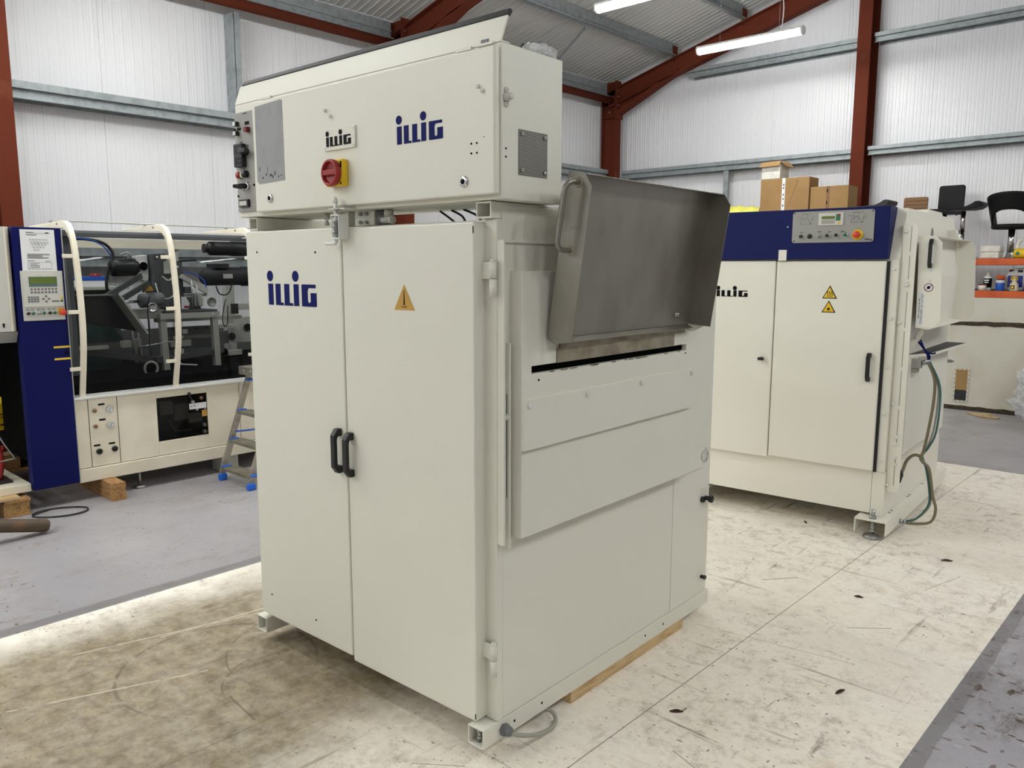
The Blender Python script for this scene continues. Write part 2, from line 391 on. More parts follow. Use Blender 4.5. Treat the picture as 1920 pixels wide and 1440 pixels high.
# floor: one slab, painted white down the middle, grey either side
b = B()
def fl(x0, x1, y0, y1, mi):
    v = [b.bm.verts.new((x, y, 0)) for x, y in ((x0, y0), (x1, y0), (x1, y1), (x0, y1))]; b.face(v).material_index = mi
fl(XW, -3.615, YB, YG, 0); fl(-3.615, -.648, YB, 6.75, 1); fl(-3.615, XR, 6.75, YG, 0); fl(-.648, XR, YB, 6.75, 2)
me = bpy.data.meshes.new('floor'); b.bm.to_mesh(me); b.bm.free()
fo = link('floor', me, [M['fgrey'], M['fwhite'], M['fwet']], None); tag(fo, kind='structure')
# ribbed white sheeting on walls and roof
def profile(s0, s1, pitch=1/12., depth=.004, joint=1.0, j0=0.):
    """(s, offset) pairs: flat pans with a narrow raised rib, a groove at each sheet joint"""
    out = []; k = math.floor((s0-j0)/pitch)
    while True:
        a = j0+k*pitch
        if a > s1: break
        if k % round(joint/pitch) == 0: seq = ((0, 0), (.002, -.008), (.005, -.008), (.007, 0), (.030, 0), (.034, depth*.7), (.048, depth*.7), (.052, 0))
        else: seq = ((0, 0), (.003, -.003), (.006, 0), (.030, 0), (.034, depth*.7), (.048, depth*.7), (.052, 0))
        for d, h in seq:
            if s0 <= a+d <= s1: out.append((a+d, h))
        k += 1
    return [(s0, 0)]+[p for p in out if p[0] > s0+1e-4 and p[0] < s1-1e-4]+[(s1, 0)]
def ribbed(f0, f1, prof):
    b = B(); A = [b.bm.verts.new(f0(*p)) for p in prof]; C = [b.bm.verts.new(f1(*p)) for p in prof]
    for i in range(len(prof)-1): b.face([A[i], A[i+1], C[i+1], C[i]])
    return b
pr = profile(-2.0, YG, j0=2.98, depth=.0025)
struct('wall_left', ribbed(lambda s, h: (XW+h, s, 0), lambda s, h: (XW+h, s, roofz(XW)+.02), pr), M['wall'])
pg = profile(XW, 1.0, j0=-4.05, depth=.0055)
struct('wall_back', ribbed(lambda s, h: (s, YG-h, 0), lambda s, h: (s, YG-h, roofz(s)+.02), pg), M['wall'])
pc = profile(-2.0, YG, pitch=.1, depth=.012, j0=.35)
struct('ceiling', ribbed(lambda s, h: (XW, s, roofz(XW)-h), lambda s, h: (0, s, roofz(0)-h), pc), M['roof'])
b = B()
def quad(*p): b.face([b.bm.verts.new(q) for q in p])
quad((XW, YB, 0), (XW, -2, 0), (XW, -2, roofz(XW)), (XW, YB, roofz(XW))); struct('wall_left_rear', b, M['wall'])
b = B(); quad((XR, YB, 0), (XR, YG, 0), (XR, YG, roofz(XR)), (XR, YB, roofz(XR))); struct('wall_right', b, M['wall'])
b = B(); quad((XW, YB, 0), (XR, YB, 0), (XR, YB, roofz(XR)), (0, YB, roofz(0)), (XW, YB, roofz(XW))); struct('wall_front', b, M['wall'])
b = B(); quad((1, YG, 0), (XR, YG, 0), (XR, YG, roofz(XR)), (1, YG, roofz(1))); struct('wall_back_right', b, M['wall'])
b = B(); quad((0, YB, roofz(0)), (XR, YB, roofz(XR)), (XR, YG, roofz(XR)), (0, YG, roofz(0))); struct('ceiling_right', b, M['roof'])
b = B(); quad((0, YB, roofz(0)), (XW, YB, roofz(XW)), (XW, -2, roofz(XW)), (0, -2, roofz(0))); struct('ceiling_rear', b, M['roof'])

# steel portal frames: I-section columns and rafters with haunches
def ibeam(b, p0, p1, wdir, depth, width, tf=.012, tw=.009):
    """I-section from p0 to p1 (centre line of the OUTER flange); depth runs along wdir"""
    p0, p1, wd = Vector(p0), Vector(p1), Vector(wdir).normalized(); d = (p1-p0); fd = d.cross(wd).normalized()
    def slab(a0, a1, h):
        v = []
        for p in (p0, p1):
            for (u, q) in ((a0, -h), (a1, -h), (a1, h), (a0, h)): v.append(b.bm.verts.new(p+wd*u+fd*q))
        for q in ((0, 1, 2, 3), (7, 6, 5, 4), (0, 4, 5, 1), (1, 5, 6, 2), (2, 6, 7, 3), (3, 7, 4, 0)): b.face([v[i] for i in q])
    slab(0, tf, width/2); slab(depth-tf, depth, width/2); slab(tf, depth-tf, tw/2); return b
frames = {2.105: 'red steel column at the left edge of the photo beside the control cabinet',
          6.25: 'red steel portal frame rising behind the tallest machine, with its haunch under the roof',
          10.42: 'red steel portal frame in the corner against the end wall'}
for y, lab in frames.items():
    t = thing('portal_frame', lab, 'steel frame', (-7.5, y, 0), group='portal frames of the hall')
    sd = (-1, 1) if y > 5 else (-1, 1)
    for sgn in (-1, 1):
        cb = ibeam(B(), (sgn*7.655, y, 0), (sgn*7.655, y, 4.30), (-sgn, 0, 0), .255, .15)
        if y > 5 and sgn < 0: cb.box(-7.66, -7.39, y-.08, y+.08, 3.76, 3.772)
        part('column', cb, M['red_steel'], t)
        dn = Vector((SL*-sgn*-1, 0, -1)).normalized()
        part('rafter', ibeam(B(), (sgn*7.66, y, 4.127), (sgn*.0, y, 4.127+SL*7.66), (-sgn*-SL*-1, 0, -1), .235, .15), M['red_steel'], t)
        hb = B(); q = [(-7.40, 3.79), (-6.33, 4.27), (-6.36, 4.30), (-7.40, 3.84)]
        hb.prism([(-sgn*x, z) for x, z in q] if sgn > 0 else q, 'y', y-.075, y+.075)
        q = [(-7.40, 3.82), (-6.36, 4.29), (-6.36, 4.35), (-7.40, 4.07)]
        hb.prism([(-x, z) for x, z in q] if sgn > 0 else q, 'y', y-.005, y+.005)
        part('haunch', hb, M['red_steel'], t)
    if y > 5:
        bb = B()
        bb.box(-7.392, -7.372, y-.085, y+.085, 3.74, 4.24)
        part('end_plate', bb, M['red_steel'], t)
        for z in (3.84, 3.93, 4.06, 4.15):
            for dy in (-.05, .05): part('frame_bolt', B().cyl((-7.372, y+dy, z), (-7.356, y+dy, z), .012, n=6), M['zinc'], t)
        for dz in (3.86, 4.02): part('frame_bolt', B().cyl((-7.55, y-.006, dz), (-7.55, y-.02, dz), .012, n=6), M['zinc'], t)
t = thing('gable_post', 'red steel post standing against the end wall right of the cardboard boxes', 'steel post', (-3.78, 10.5, 0))
part('post', ibeam(B(), (-3.782, 10.70, 0), (-3.782, 10.70, roofz(-3.78)-.47), (0, -1, 0), .28, .16), M['red_steel'], t)

# galvanised girts and purlins (cold-rolled Z sections)
def girt(name, lab, ax, a, c, wall, face, z0, z1):
    """sheeting rail: flange flat on the wall, web standing out, inner flange turned up with a lip"""
    b = B(); t = .004; s = 1 if face > wall else -1
    def bx(u1, u2, v1, v2):
        u1, u2 = min(u1, u2), max(u1, u2)
        if ax == 'y': b.box(u1, u2, a, c, v1, v2)
        else: b.box(a, c, u1, u2, v1, v2)
    zm = z0+(z1-z0)*.55
    bx(wall, face, zm, zm+t)                 # web, level
    bx(face-s*t, face, zm, z1)               # upper flange at the front
    bx(face-s*.02, face-s*t, z1-t, z1)
    bx(wall, wall+s*t, zm, z0)               # lower flange at the wall
    bx(face-s*.04, face-s*.036, z0, zm)      # return
    bx(face-s*.04, face, z0, z0+t)
    return solo(name, b, M['galv'], lab, 'steel rail', 'galvanised sheeting rails')
girt('wall_rail', 'galvanised rail on the left wall above the ivory machine, left of the tall cabinet', 'y', 2.19, 6.17, XW+.005, -7.5, 2.85, 2.99)
girt('wall_rail', 'galvanised rail on the left wall just left of the corner column', 'y', 6.34, 10.33, XW+.005, -7.5, 2.85, 2.99)
girt('wall_rail', 'low galvanised rail on the left wall seen through the smoked panes', 'y', 2.19, 6.17, XW+.005, -7.5, 1.50, 1.66)
girt('wall_rail', 'lower galvanised rail on the end wall above the cardboard boxes', 'x', -7.38, -3.875, YG-.005, 10.5, 2.855, 2.975)
girt('wall_rail', 'lower galvanised rail on the end wall above the bar stools', 'x', -3.69, 1.0, YG-.005, 10.5, 2.885, 2.99)
girt('wall_rail', 'upper galvanised rail on the end wall behind the hanging batten light', 'x', -6.27, -3.875, YG-.005, 10.5, 4.185, 4.305)
girt('wall_rail', 'upper galvanised rail on the end wall right of the red post', 'x', -3.69, 1.0, YG-.005, 10.5, 4.215, 4.325)
for x, z, a, c, lab in ((-7.56, 4.07, -1.9, 6.15, 'galvanised eaves purlin above the red tie tube on the left'), (-7.56, 4.07, 6.36, 10.34, 'galvanised eaves purlin in the far corner above the red tie tube')):
    bb = B(); bb.box(x, x+.06, a, c, z, z+.004); bb.box(x, x+.004, a, c, z, z+.2); bb.box(x-.06, x, a, c, z+.2, z+.204); bb.box(x+.056, x+.06, a, c, z, z+.02); bb.box(x+.004, x+.022, a, c, z+.09, z+.10)
    solo('eaves_purlin', bb, M['galv'], lab, 'roof purlin', 'galvanised roof purlins')
plabs = ['galvanised roof purlin just above the eaves, running over the tallest machine', 'second galvanised roof purlin up from the eaves, passing above the left batten light',
         'third galvanised roof purlin up from the eaves, cut by the top edge of the photo']
for i, x in enumerate((-6.44, -5.38, -4.32)):
    zt = roofz(x); bb = B(); z0 = zt-.205
    bb.box(x, x+.004, -4, 10.5, z0, zt-.012); bb.box(x, x+.065, -4, 10.5, z0, z0+.004); bb.box(x+.061, x+.065, -4, 10.5, z0, z0+.02); bb.box(x-.065, x, -4, 10.5, zt-.03, zt-.026)
    bb.box(x+.004, x+.012, -4, 10.5, z0+.07, z0+.08)
    solo('roof_purlin', bb, M['galv'], plabs[i], 'roof purlin', 'galvanised roof purlins')
    bb = B(); bb.box(x+.006, x+.016, 10.36, 10.48, roofz(x)-.26, roofz(x)-.05); bb.cyl((x+.016, 10.40, zt-.15), (x+.026, 10.40, zt-.15), .012, n=6); bb.cyl((x+.016, 10.44, zt-.15), (x+.026, 10.44, zt-.15), .012, n=6)
    solo('purlin_cleat', bb, M['red_steel'], 'red steel cleat holding %s to the corner frame' % ('the first purlin up from the eaves', 'the second purlin up from the eaves', 'the third purlin up from the eaves')[i], 'cleat', 'purlin cleats on the corner frame')
for a, c, lab in ((2.19, 6.17, 'red eaves tie tube on the left wall, left of the tallest machine'), (6.33, 10.34, 'red eaves tie tube between the tallest machine and the corner column')):
    bb = B().cyl((-7.46, a, 4.005), (-7.46, c, 4.005), .052, n=20); bb.box(-7.52, -7.40, a, a+.012, 3.93, 4.08); bb.box(-7.52, -7.40, c-.012, c, 3.93, 4.08)
    solo('tie_tube', bb, M['red_steel'], lab, 'tie tube', 'red eaves tie tubes')
bb = B(); bb.box(-7.69, -7.50, 4.17, 4.174, 2.995, 3.94); bb.box(-7.504, -7.50, 4.17, 4.235, 2.995, 3.94); bb.box(-7.53, -7.504, 4.231, 4.235, 2.995, 3.94)
solo('wall_strut', bb, M['galv'], 'upright galvanised strut on the left wall above the tall cabinet', 'steel strut')
bb = B(); bb.box(-5.645, -5.575, 10.52, 10.524, 0, 2.85); bb.box(-5.645, -5.641, 10.524, 10.70, 0, 2.85); bb.box(-5.579, -5.575, 10.524, 10.56, 0, 2.85)
solo('wall_strut', bb, M['galv'], 'upright galvanised strut on the end wall left of the cardboard boxes', 'steel strut')
bb = B().sheet([(-6.435, 8.29, 4.43), (-6.435, 8.33, 4.43), (-7.50, 8.87, 4.17), (-7.50, 8.83, 4.17)], .004)
bb.sheet([(-6.435, 8.33, 4.43), (-6.435, 8.33, 4.47), (-7.50, 8.87, 4.21), (-7.50, 8.87, 4.17)], .004)
solo('roof_brace', bb, M['galv'], 'slim grey angle brace between the first purlin and the eaves', 'brace')

# hanging batten lights
def batten(x0, y, z, lab, visible=True):
    t = thing('batten_light', lab, 'ceiling light', (x0+.635, y, z), group='batten lights of the hall')
    L = 1.27
    part('diffuser', B().prism([(y-.045, z+.03), (y-.05, z+.012), (y-.04, z-.012), (y-.018, z-.026), (y+.018, z-.026), (y+.04, z-.012), (y+.05, z+.012), (y+.045, z+.03)], 'x', x0+.02, x0+L-.02), M['tube'], t)
    part('housing', B().prism([(y-.055, z+.03), (y+.055, z+.03), (y+.05, z+.05), (y+.03, z+.062), (y-.03, z+.062), (y-.05, z+.05)], 'x', x0, x0+L), M['white'], t)
    for xx in (x0, x0+L-.02): part('end_cap', B().prism([(y-.05, z+.031), (y-.054, z+.01), (y-.043, z-.016), (y-.02, z-.03), (y+.02, z-.03), (y+.043, z-.016), (y+.054, z+.01), (y+.05, z+.031)], 'x', xx, xx+.02), M['white'], t)
    for xx in (x0+.28, x0+L-.28): part('suspension_wire', B().cyl((xx, y, z+.06), (xx, y, roofz(xx)), .0022, n=6), M['galv'], t)
    zz = roofz(x0+L-.22)
    if visible: part('cable', B().tube([(x0+L-.26, y+.02, z+.06), (x0+L-.25, y+.03, z+.3), (x0+L-.27, y+.015, z+.6), (x0+L-.24, y+.03, zz-.02)], .006, 8), M['white'], t)
    return t
batten(-5.08, 8.735, 4.0, 'lit batten light hanging in front of the end wall')
batten(-5.02, 6.675, 4.0, 'lit batten light cut by the top edge of the photo')
for yy in (4.62, 2.56, .5, -1.56, -3.62, -5.68): batten(-5.05, yy, 4.0, 'batten light hanging out of view above the left half of the hall', False)
for yy in (2.2, -.6, -3.4): batten(-6.75, yy, 4.0, 'batten light hanging out of view close to the left wall', False)
for yy in (8.735, 6.675, 4.62, 2.56, .5, -3.62): batten(1.0, yy, 4.0, 'batten light hanging out of view over the right half of the hall', False)

# ------------------------------------------------------------------ lettering of the machines
def circ(c, r, n=20, e=1.0): return [(c[0]+r*math.cos(2*PI*i/n), c[1]+r*e*math.sin(2*PI*i/n)) for i in range(n)]
def logo_bm(x0, z0, W, H, y, th=.0012):
    """the five-letter maker's logo, facing -Y: two dotted i's, two l's and an open g"""
    b = B(); U = lambda u, v: (x0+u*W, z0+v*H)
    def rc(u0, u1, v0, v1): b.prism([U(u0, v0), U(u1, v0), U(u1, v1), U(u0, v1)], 'y', y-th, y)
    rc(0, .105, 0, 1); b.prism(circ(U(.045, 1.36), .066*W), 'y', y-th, y)
    b.prism([U(.157, 0), U(.33, 0), U(.315, .125), U(.262, .125), U(.262, 1), U(.157, 1)], 'y', y-th, y)
    b.prism([U(.345, 0), U(.527, 0), U(.512, .125), U(.45, .125), U(.45, 1), U(.345, 1)], 'y', y-th, y)
    rc(.543, .645, 0, 1); b.prism(circ(U(.585, 1.36), .066*W), 'y', y-th, y)
    b.prism([U(.72, 0), U(.985, 0), U(1, .03), U(1, .62), U(.885, .62), U(.885, .24), U(.865, .17), U(.845, .17), U(.825, .24), U(.825, .72), U(.845, .84), U(.985, .84), U(.985, 1), U(.72, 1), U(.707, .97), U(.707, .03)], 'y', y-th, y)
    return b
def pull(b, x, z0, z1, y, w=.012, d=.034):
    """bow handle on a surface facing -Y"""
    b.prism([(y, z0), (y-d*.55, z0), (y-d, z0+.022), (y-d, z1-.022), (y-d*.55, z1), (y, z1), (y, z1-.026), (y-d*.5, z1-.026), (y-d*.62, z1-.036), (y-d*.62, z0+.036), (y-d*.5, z0+.026), (y, z0+.026)], 'x', x-w, x+w); return b
def sqtube(b, x0, x1, y0, y1, z0, z1, t=.005):
    """hollow square section along Y, open at both ends"""
    o = [(x0, z0), (x1, z0), (x1, z1), (x0, z1)]; i = [(x0+t, z0+t), (x1-t, z0+t), (x1-t, z1-t), (x0+t, z1-t)]
    V = [[b.bm.verts.new((p[0], y, p[1])) for p in q] for y in (y0, y1) for q in (o, i)]
    A, AI, C, CI = V
    for k in range(4):
        n = (k+1) % 4
        b.face([A[k], A[n], C[n], C[k]]); b.face([AI[n], AI[k], CI[k], CI[n]]); b.face([A[n], A[k], AI[k], AI[n]]); b.face([C[k], C[n], CI[n], CI[k]])
    return b
def slotted(b, x0, x1, y0, y1, z0, z1, a0, a1, c0, c1):
    """a flat cover lying in a YZ plane with a rectangular opening right through it"""
    V = {}
    for x in (x0, x1):
        V[x] = [[b.bm.verts.new((x, y, z)) for y in (y0, a0, a1, y1)] for z in (z0, c0, c1, z1)]
        for i in range(3):
            for j in range(3):
                if (i, j) != (1, 1): b.face([V[x][i][j], V[x][i][j+1], V[x][i+1][j+1], V[x][i+1][j]])
    A, C = V[x0], V[x1]
    ring = [(0, j) for j in range(3)]+[(i, 3) for i in range(3)]+[(3, j) for j in (3, 2, 1)]+[(i, 0) for i in (3, 2, 1)]
    for (i, j), (k, l) in zip(ring, ring[1:]+ring[:1]): b.face([A[i][j], A[k][l], C[k][l], C[i][j]])
    hole = [(1, 1), (1, 2), (2, 2), (2, 1)]
    for (i, j), (k, l) in zip(hole, hole[1:]+hole[:1]): b.face([A[i][j], A[k][l], C[k][l], C[i][j]])
    return b
def screw(b, c, ax, r=.007, h=.006): return b.lathe([(r, 0), (r, h*.6), (r*.7, h), (r*.35, h), (r*.3, h*.5)], c, ax, 12)
def warn_tri(name, parent, cx, z0, wd, h, y, body, label=None, inset=.012):
    t = part(name, B().prism([(cx-wd/2, z0), (cx+wd/2, z0), (cx, z0+h)], 'y', y-.0012, y), M['ink'] if inset else M[body], parent, label=label)
    if inset:
        k = .80
        part('triangle_field', B().prism([(cx-wd/2*k, z0+h*.07), (cx+wd/2*k, z0+h*.07), (cx, z0+h*.07+h*k)], 'y', y-.0024, y-.0012), M[body], t)
    return t

# ================================================================== tallest machine (foreground)
FM = ((-1.585, 1.595), .0325)
mm = thing('industrial_machine', 'tallest off-white cabinet machine in the foreground with a steel hood tipped open on its side', 'machine', (-.62, .72, .045), FM)
P = lambda n, b, mt, par=None, bev=0, label=None: part(n, b, M[mt], par or mm, bev, label)
tb = P('base_tube', sqtube(B(), -.065, 0, 0, 1.454, .045, .108), 'cream', bev=.003)
b = B()
for y, in ((.146,), (.285,), (.931,), (1.067,)): b.cyl((-.002, y, .077), (.0006, y, .077), .0045, n=10)
P('drilled_hole', b, 'dark', tb)
b = B().cyl((-.036, .022, .05), (-.036, .022, .098), .0065).lathe([(.010, 0), (.010, .010)], (-.036, .022, .060), (0, 0, 1), 6).lathe([(.010, 0), (.010, .008)], (-.036, .022, .084), (0, 0, 1), 6)
P('levelling_bolt', b, 'zinc', tb)
P('base_tube', sqtube(B(), -1.258, -1.193, 0.01, 1.454, .045, .108), 'cream', bev=.003)
P('cross_tube', B().box(-1.19, -.066, 1.38, 1.44, .05, .108), 'cream')
# body
b = B(); b.box(-1.245, -.004, .09, 1.42, .108, 1.636)
P('cabinet', b, 'cream', bev=.004)
b = B().box(-.045, 0, .064, .09, .11, 1.636)                 # front right corner post
P('corner_post', b, 'cream', bev=.002)
b = B().box(-.004, 0, .09, 1.115, .112, 1.676).box(-.004, .0, 1.119, 1.425, .112, 1.676)
sp = P('side_panel', b, 'cream', bev=.001)
P('top_tube', sqtube(B(), -.062, -.004, .045, 1.41, 1.637, 1.684), 'cream', bev=.002)
P('top_tube', sqtube(B(), -1.245, -1.19, .045, 1.41, 1.637, 1.684), 'cream', bev=.002)
# doors
def door(x0, x1, z0, z1, lab):
    d = P('door', B().box(x0, x1, .015, .087, z0, z1), 'cream', bev=.005, label=lab); return d
dl = door(-1.224, -.648, .128, 1.63, 'left door with the blue lettering')
dr = door(-.641, -.043, .114, 1.627, 'right door with the triangular sticker')
part('door_logo', logo_bm(-1.084, 1.363, .294, .077, .015), M['logo'], dl)
b = B()
for x, z in ((-1.151, 1.554), (-.79, 1.55), (-1.15, .22), (-.86, .20)): b.disc((x, .0152, z), .004, (0, -1, 0))
part('screw_hole', b, M['dark'], dl)
part('pull_handle', pull(B(), -.682, .796, .952, .015), M['black'], dl, .003)
part('pull_handle', pull(B(), -.618, .792, .946, .015), M['black'], dr, .003)
st = warn_tri('warning_sticker', dr, -.338, 1.369, .094, .078, .015, 'gold', 'faded ochre triangular sticker', 0)
part('printed_bolt', B().prism([(-.341, 1.384), (-.335, 1.384), (-.337, 1.43), (-.339, 1.43)], 'y', .0132, .0138).box(-.352, -.325, .0132, .0138, 1.378, 1.380), M['ink'], st)
b = B()
b.box(-.047, -.0435, .0146, .0154, 1.595, 1.615).box(-.047, -.0435, .0146, .0154, .122, .14); part('drain_slot', b, M['dark'], dr)
for z in (1.417, .266):
    h = P('hinge', B().cyl((-.004, .052, z), (-.004, .052, z+.05), .0105).cyl((-.004, .052, z+.052), (-.004, .052, z+.1), .0105).lathe([(.0105, 0), (.007, .006)], (-.004, .052, z+.1)), 'cream', label=None)
    part('hinge_leaf', B().box(-.043, -.010, .048, .056, z+.05, z+.098).box(-.006, .001, .058, .066, z, z+.05), M['cream'], h, .001)
# spring latch between the doors
lt = P('spring_latch', B().cyl((-.632, -.014, 1.585), (-.632, -.014, 1.712), .0065).lathe([(.0085, 0), (.0085, .012), (.004, .018)], (-.632, -.014, 1.706)).tube([(-.632, -.014, 1.59), (-.634, -.014, 1.580), (-.645, -.014, 1.577), (-.69, -.014, 1.577)], .0065, 10), 'white', label='white sprung bolt with a bent handle')
part('latch_bracket', B().box(-.622, -.604, .008, .014, 1.592, 1.668).box(-.645, -.604, -.026, .012, 1.590, 1.594).box(-.645, -.604, -.026, .012, 1.664, 1.668).box(-.605, -.602, -.026, .014, 1.592, 1.668), M['white'], lt, .001)
b = B(); hp = []
for i in range(10*10+1): t = i/10; hp.append((-.632+.0115*math.cos(2*PI*t), -.014+.0115*math.sin(2*PI*t), 1.598+.0050*t))
b.tube(hp, .0022, 6, 1); part('spring', b, M['zinc'], lt)
b = B(); screw(b, (-.612, .008, 1.615), (0, -1, 0)); screw(b, (-.612, .008, 1.643), (0, -1, 0)); part('screw', b, M['zinc'], lt)
P('strike_plate', B().cyl((-.632, -.014, 1.684), (-.632, -.014, 1.688), .022).box(-.655, -.585, -.014, .09, 1.684, 1.688), 'cream')
# fittings in the gap below the control box
P('junction_block', B().box(-.80, -.70, .09, .15, 1.637, 1.685), 'cream', bev=.002)
P('junction_block', B().box(-.665, -.565, .09, .15, 1.637, 1.685), 'cream', bev=.002)
b = B()
for x in (-.775, -.735, -.63, -.60):
    screw(b, (x, .09, 1.675), (0, -1, 0), .006, .012); screw(b, (x, .09, 1.647), (0, -1, 0), .006, .012)
P('screw_set', b, 'zinc')
P('pneumatic_valve', B().cyl((-.545, .12, 1.637), (-.545, .12, 1.684), .028, n=24), 'midgrey')
P('pipe_elbow', B().cyl((-.505, .10, 1.684), (-.505, .10, 1.664), .014).cyl((-.505, .10, 1.664), (-.505, .10, 1.646), .011).cyl((-.535, .10, 1.652), (-.49, .10, 1.652), .010).lathe([(.014, 0), (.014, .014)], (-.495, .10, 1.652), (1, 0, 0), 6), 'ctl2')
P('cable_gland', B().cyl((-.835, .10, 1.684), (-.835, .10, 1.665), .012).lathe([(.009, 0), (.006, .018)], (-.835, .10, 1.645)), 'ctl2')
b = B()
for i in range(7):
    x = -.42+.055*i; b.tube([(x, .25, 1.685), (x+.02+.01*(i % 3), .27, 1.665), (x+.05-.02*(i % 2), .29, 1.637)], .004, 6)
P('control_cable', b, 'dkgrey')
# control box with its open lid
bx = P('control_box', B().box(-1.29, .045, .034, .305, 1.686, 2.098), 'cream', bev=.004)
bd = part('box_door', B().box(-1.137, .041, .010, .033, 1.698, 2.086), M['cream'], bx, .005)
part('lid', B().sheet([(-1.288, .034, 2.100), (.043, .034, 2.100), (.052, .056, 2.176), (-1.262, .056, 2.176), (-1.280, .052, 2.160)], -.005).box(-1.285, .043, .034, .07, 2.098, 2.102).box(-1.10, -1.04, .026, .04, 2.092, 2.101).box(-.12, -.06, .026, .04, 2.092, 2.101).box(-.04, .02, .026, .04, 2.094, 2.101), M['cream'], bx, .001)
part('lid_seal', B().sheet([(-1.264, .050, 2.168), (.053, .050, 2.170), (.055, .060, 2.186), (-1.262, .060, 2.184)], -.012), M['dkgrey'], bx, .002)
part('lid_slot', B().prism([(-.03, 2.103), (-.004, 2.103), (-.004, 2.112), (-.03, 2.112)], 'y', .0335, .0365), M['midgrey'], bx)
part('grey_patch', B().prism([(-1.118, 1.806), (-1.105, 1.797), (-.944, 1.801), (-.946, 2.070), (-.955, 2.074), (-1.117, 2.068)], 'y', .0092, .010), M['greyplate'], bx, label='bare grey patch left by a removed plate')
b = B()
for x, z, ww, hh in ((-1.085, 1.815, .010, .006), (-1.06, 1.822, .006, .012), (-1.035, 1.818, .010, .012), (-1.02, 1.812, .006, .014), (-1.005, 1.82, .005, .018), (-.985, 1.813, .007, .007), (-1.10, 1.84, .003, .018), (-1.05, 1.835, .002, .02), (-.97, 1.818, .012, .003)):
    b.prism([(x, z), (x+ww, z+hh*.3), (x+ww*.8, z+hh), (x+ww*.1, z+hh*.7)], 'y', .0088, .0092)
part('chipped_glue', b, M['ink'], bx)
npl = part('name_plate', B().box(-.706, -.546, .004, .010, 1.876, 1.943), M['cream'], bx, .001)
part('plate_lettering', logo_bm(-.693, 1.888, .128, .030, .004), M['ink'], npl)
b = B()
for x, z in ((-.553, 1.936), (-.553, 1.883), (-.70, 1.883)): screw(b, (x, .004, z), (0, -1, 0), .003, .002)
part('plate_rivet', b, M['cream'], npl)
part('box_logo', logo_bm(-.352, 1.864, .196, .052, .010), M['logo'], bx)
sw = part('isolator_switch', B().box(-.678, -.590, -.016, .010, 1.758, 1.842), M['yellow'], bx, .004, 'red rotary isolator on a yellow block')
b = B().lathe([(.041, 0), (.043, .003), (.043, .016), (.040, .020), (.034, .020), (.032, .008), (.0, .008)], (-.634, -.016, 1.800), (0, -1, 0), 36)
b.box(-.668, -.600, -.035, -.024, 1.792, 1.809)
part('rotary_knob', b, M['red'], sw, .002)
part('position_mark', B().box(-.600, -.592, -.0165, -.0158, 1.815, 1.835).box(-.600, -.594, -.0165, -.0158, 1.762, 1.77), M['ink'], sw)
for x, z in ((-1.040, 1.744), (-.074, 1.738)):
    l = part('quarter_turn_lock', B().lathe([(.016, 0), (.016, .004), (.012, .006), (.0, .006)], (x, .010, z), (0, -1, 0), 24), M['chrome'], bx)
    part('lock_insert', B().lathe([(.008, 0), (.008, .001), (.004, .001), (.003, .003)], (x, .004, z), (0, -1, 0), 12), M['ink'], l)
b = B()
for x, z in ((-.700, 2.005), (-.674, 1.984), (-.018, 1.986), (-.002, 1.972)): screw(b, (x, .010, z), (0, -1, 0), .006, .008)
part('door_screw', b, M['white'], bx)
b = B()
for x, z in ((-.045, 1.838), (-.024, 1.838), (-.045, 1.812), (-.024, 1.812), (.002, 1.852)): b.disc((x, .0102, z), .003 if z < 1.85 else .0015, (0, -1, 0))
for y, z in ((.052, 1.822), (.052, 1.800)): b.disc((.0448, y, z), .003, (1, 0, 0))
part('screw_hole', b, M['dark'], bx)
vg = part('vent_grille', B().box(.045, .0475, .105, .232, 1.757, 1.880), M['grille'], bx)
b = B()
for y, z in ((.118, 1.770), (.219, 1.770), (.118, 1.868), (.219, 1.868)): screw(b, (.0475, y, z), (1, 0, 0), .006, .005)
part('grille_screw', b, M['zinc'], vg)
b = B().lathe([(.014, 0), (.014, .008), (.009, .012), (.009, .022), (.005, .022)], (.045, .052, 1.957), (1, 0, 0), 6)
for z in (1.938, 1.976): screw(b, (.045, .052, z), (1, 0, 0), .008, .006)
part('cable_outlet', b, M['ctl2'], bx)
# narrow control strip at the left end of the box
cp = P('control_strip', B().box(-1.284, -1.142, .026, .034, 1.706, 2.066), 'ctlgrey', bev=.001)
def knob(b, x, z, r, d, y=.026, n=20): return b.lathe([(r, 0), (r, d*.85), (r*.85, d), (0, d)], (x, y, z), (0, -1, 0), n)
for x, z in ((-1.262, 2.026), (-1.262, 1.992)):
    k = part('push_button', B().box(x-.008, x+.009, .012, .026, z-.008, z+.008), M['black'], cp, .001)
    part('button_cap', B().box(x-.008, x+.007, .009, .012, z-.007, z+.007), M['white'], k, .001)
part('push_button', B().box(-1.20, -1.180, .010, .026, 1.990, 2.008), M['darkred'], cp, .001)
part('name_label', B().box(-1.268, -1.240, .025, .026, 2.003, 2.012).box(-1.212, -1.184, .025, .026, 2.018, 2.030), M['ink'], cp)
b = B()
for x, z, wd in ((-1.255, 1.958, .022), (-1.205, 1.944, .012), (-1.205, 1.938, .012), (-1.238, 1.862, .016), (-1.225, 2.058, .03), (-1.235, 1.806, .01), (-1.21, 1.812, .012)): b.box(x, x+wd, .0255, .026, z, z+.0025)
part('printed_text', b, M['ink'], cp)
tc = part('temperature_controller', B().box(-1.268, -1.212, .006, .026, 1.868, 1.952), M['black'], cp, .003)
b = B().box(-1.262, -1.218, .0052, .006, 1.915, 1.945); part('controller_display', b, M['rubber'], tc)
b = B()
for i in range(3):
    for j in range(2): b.box(-1.262+.016*i, -1.251+.016*i, .0045, .006, 1.892-.014*j, 1.902-.014*j)
part('controller_keys', b, M['dkgrey'], tc)
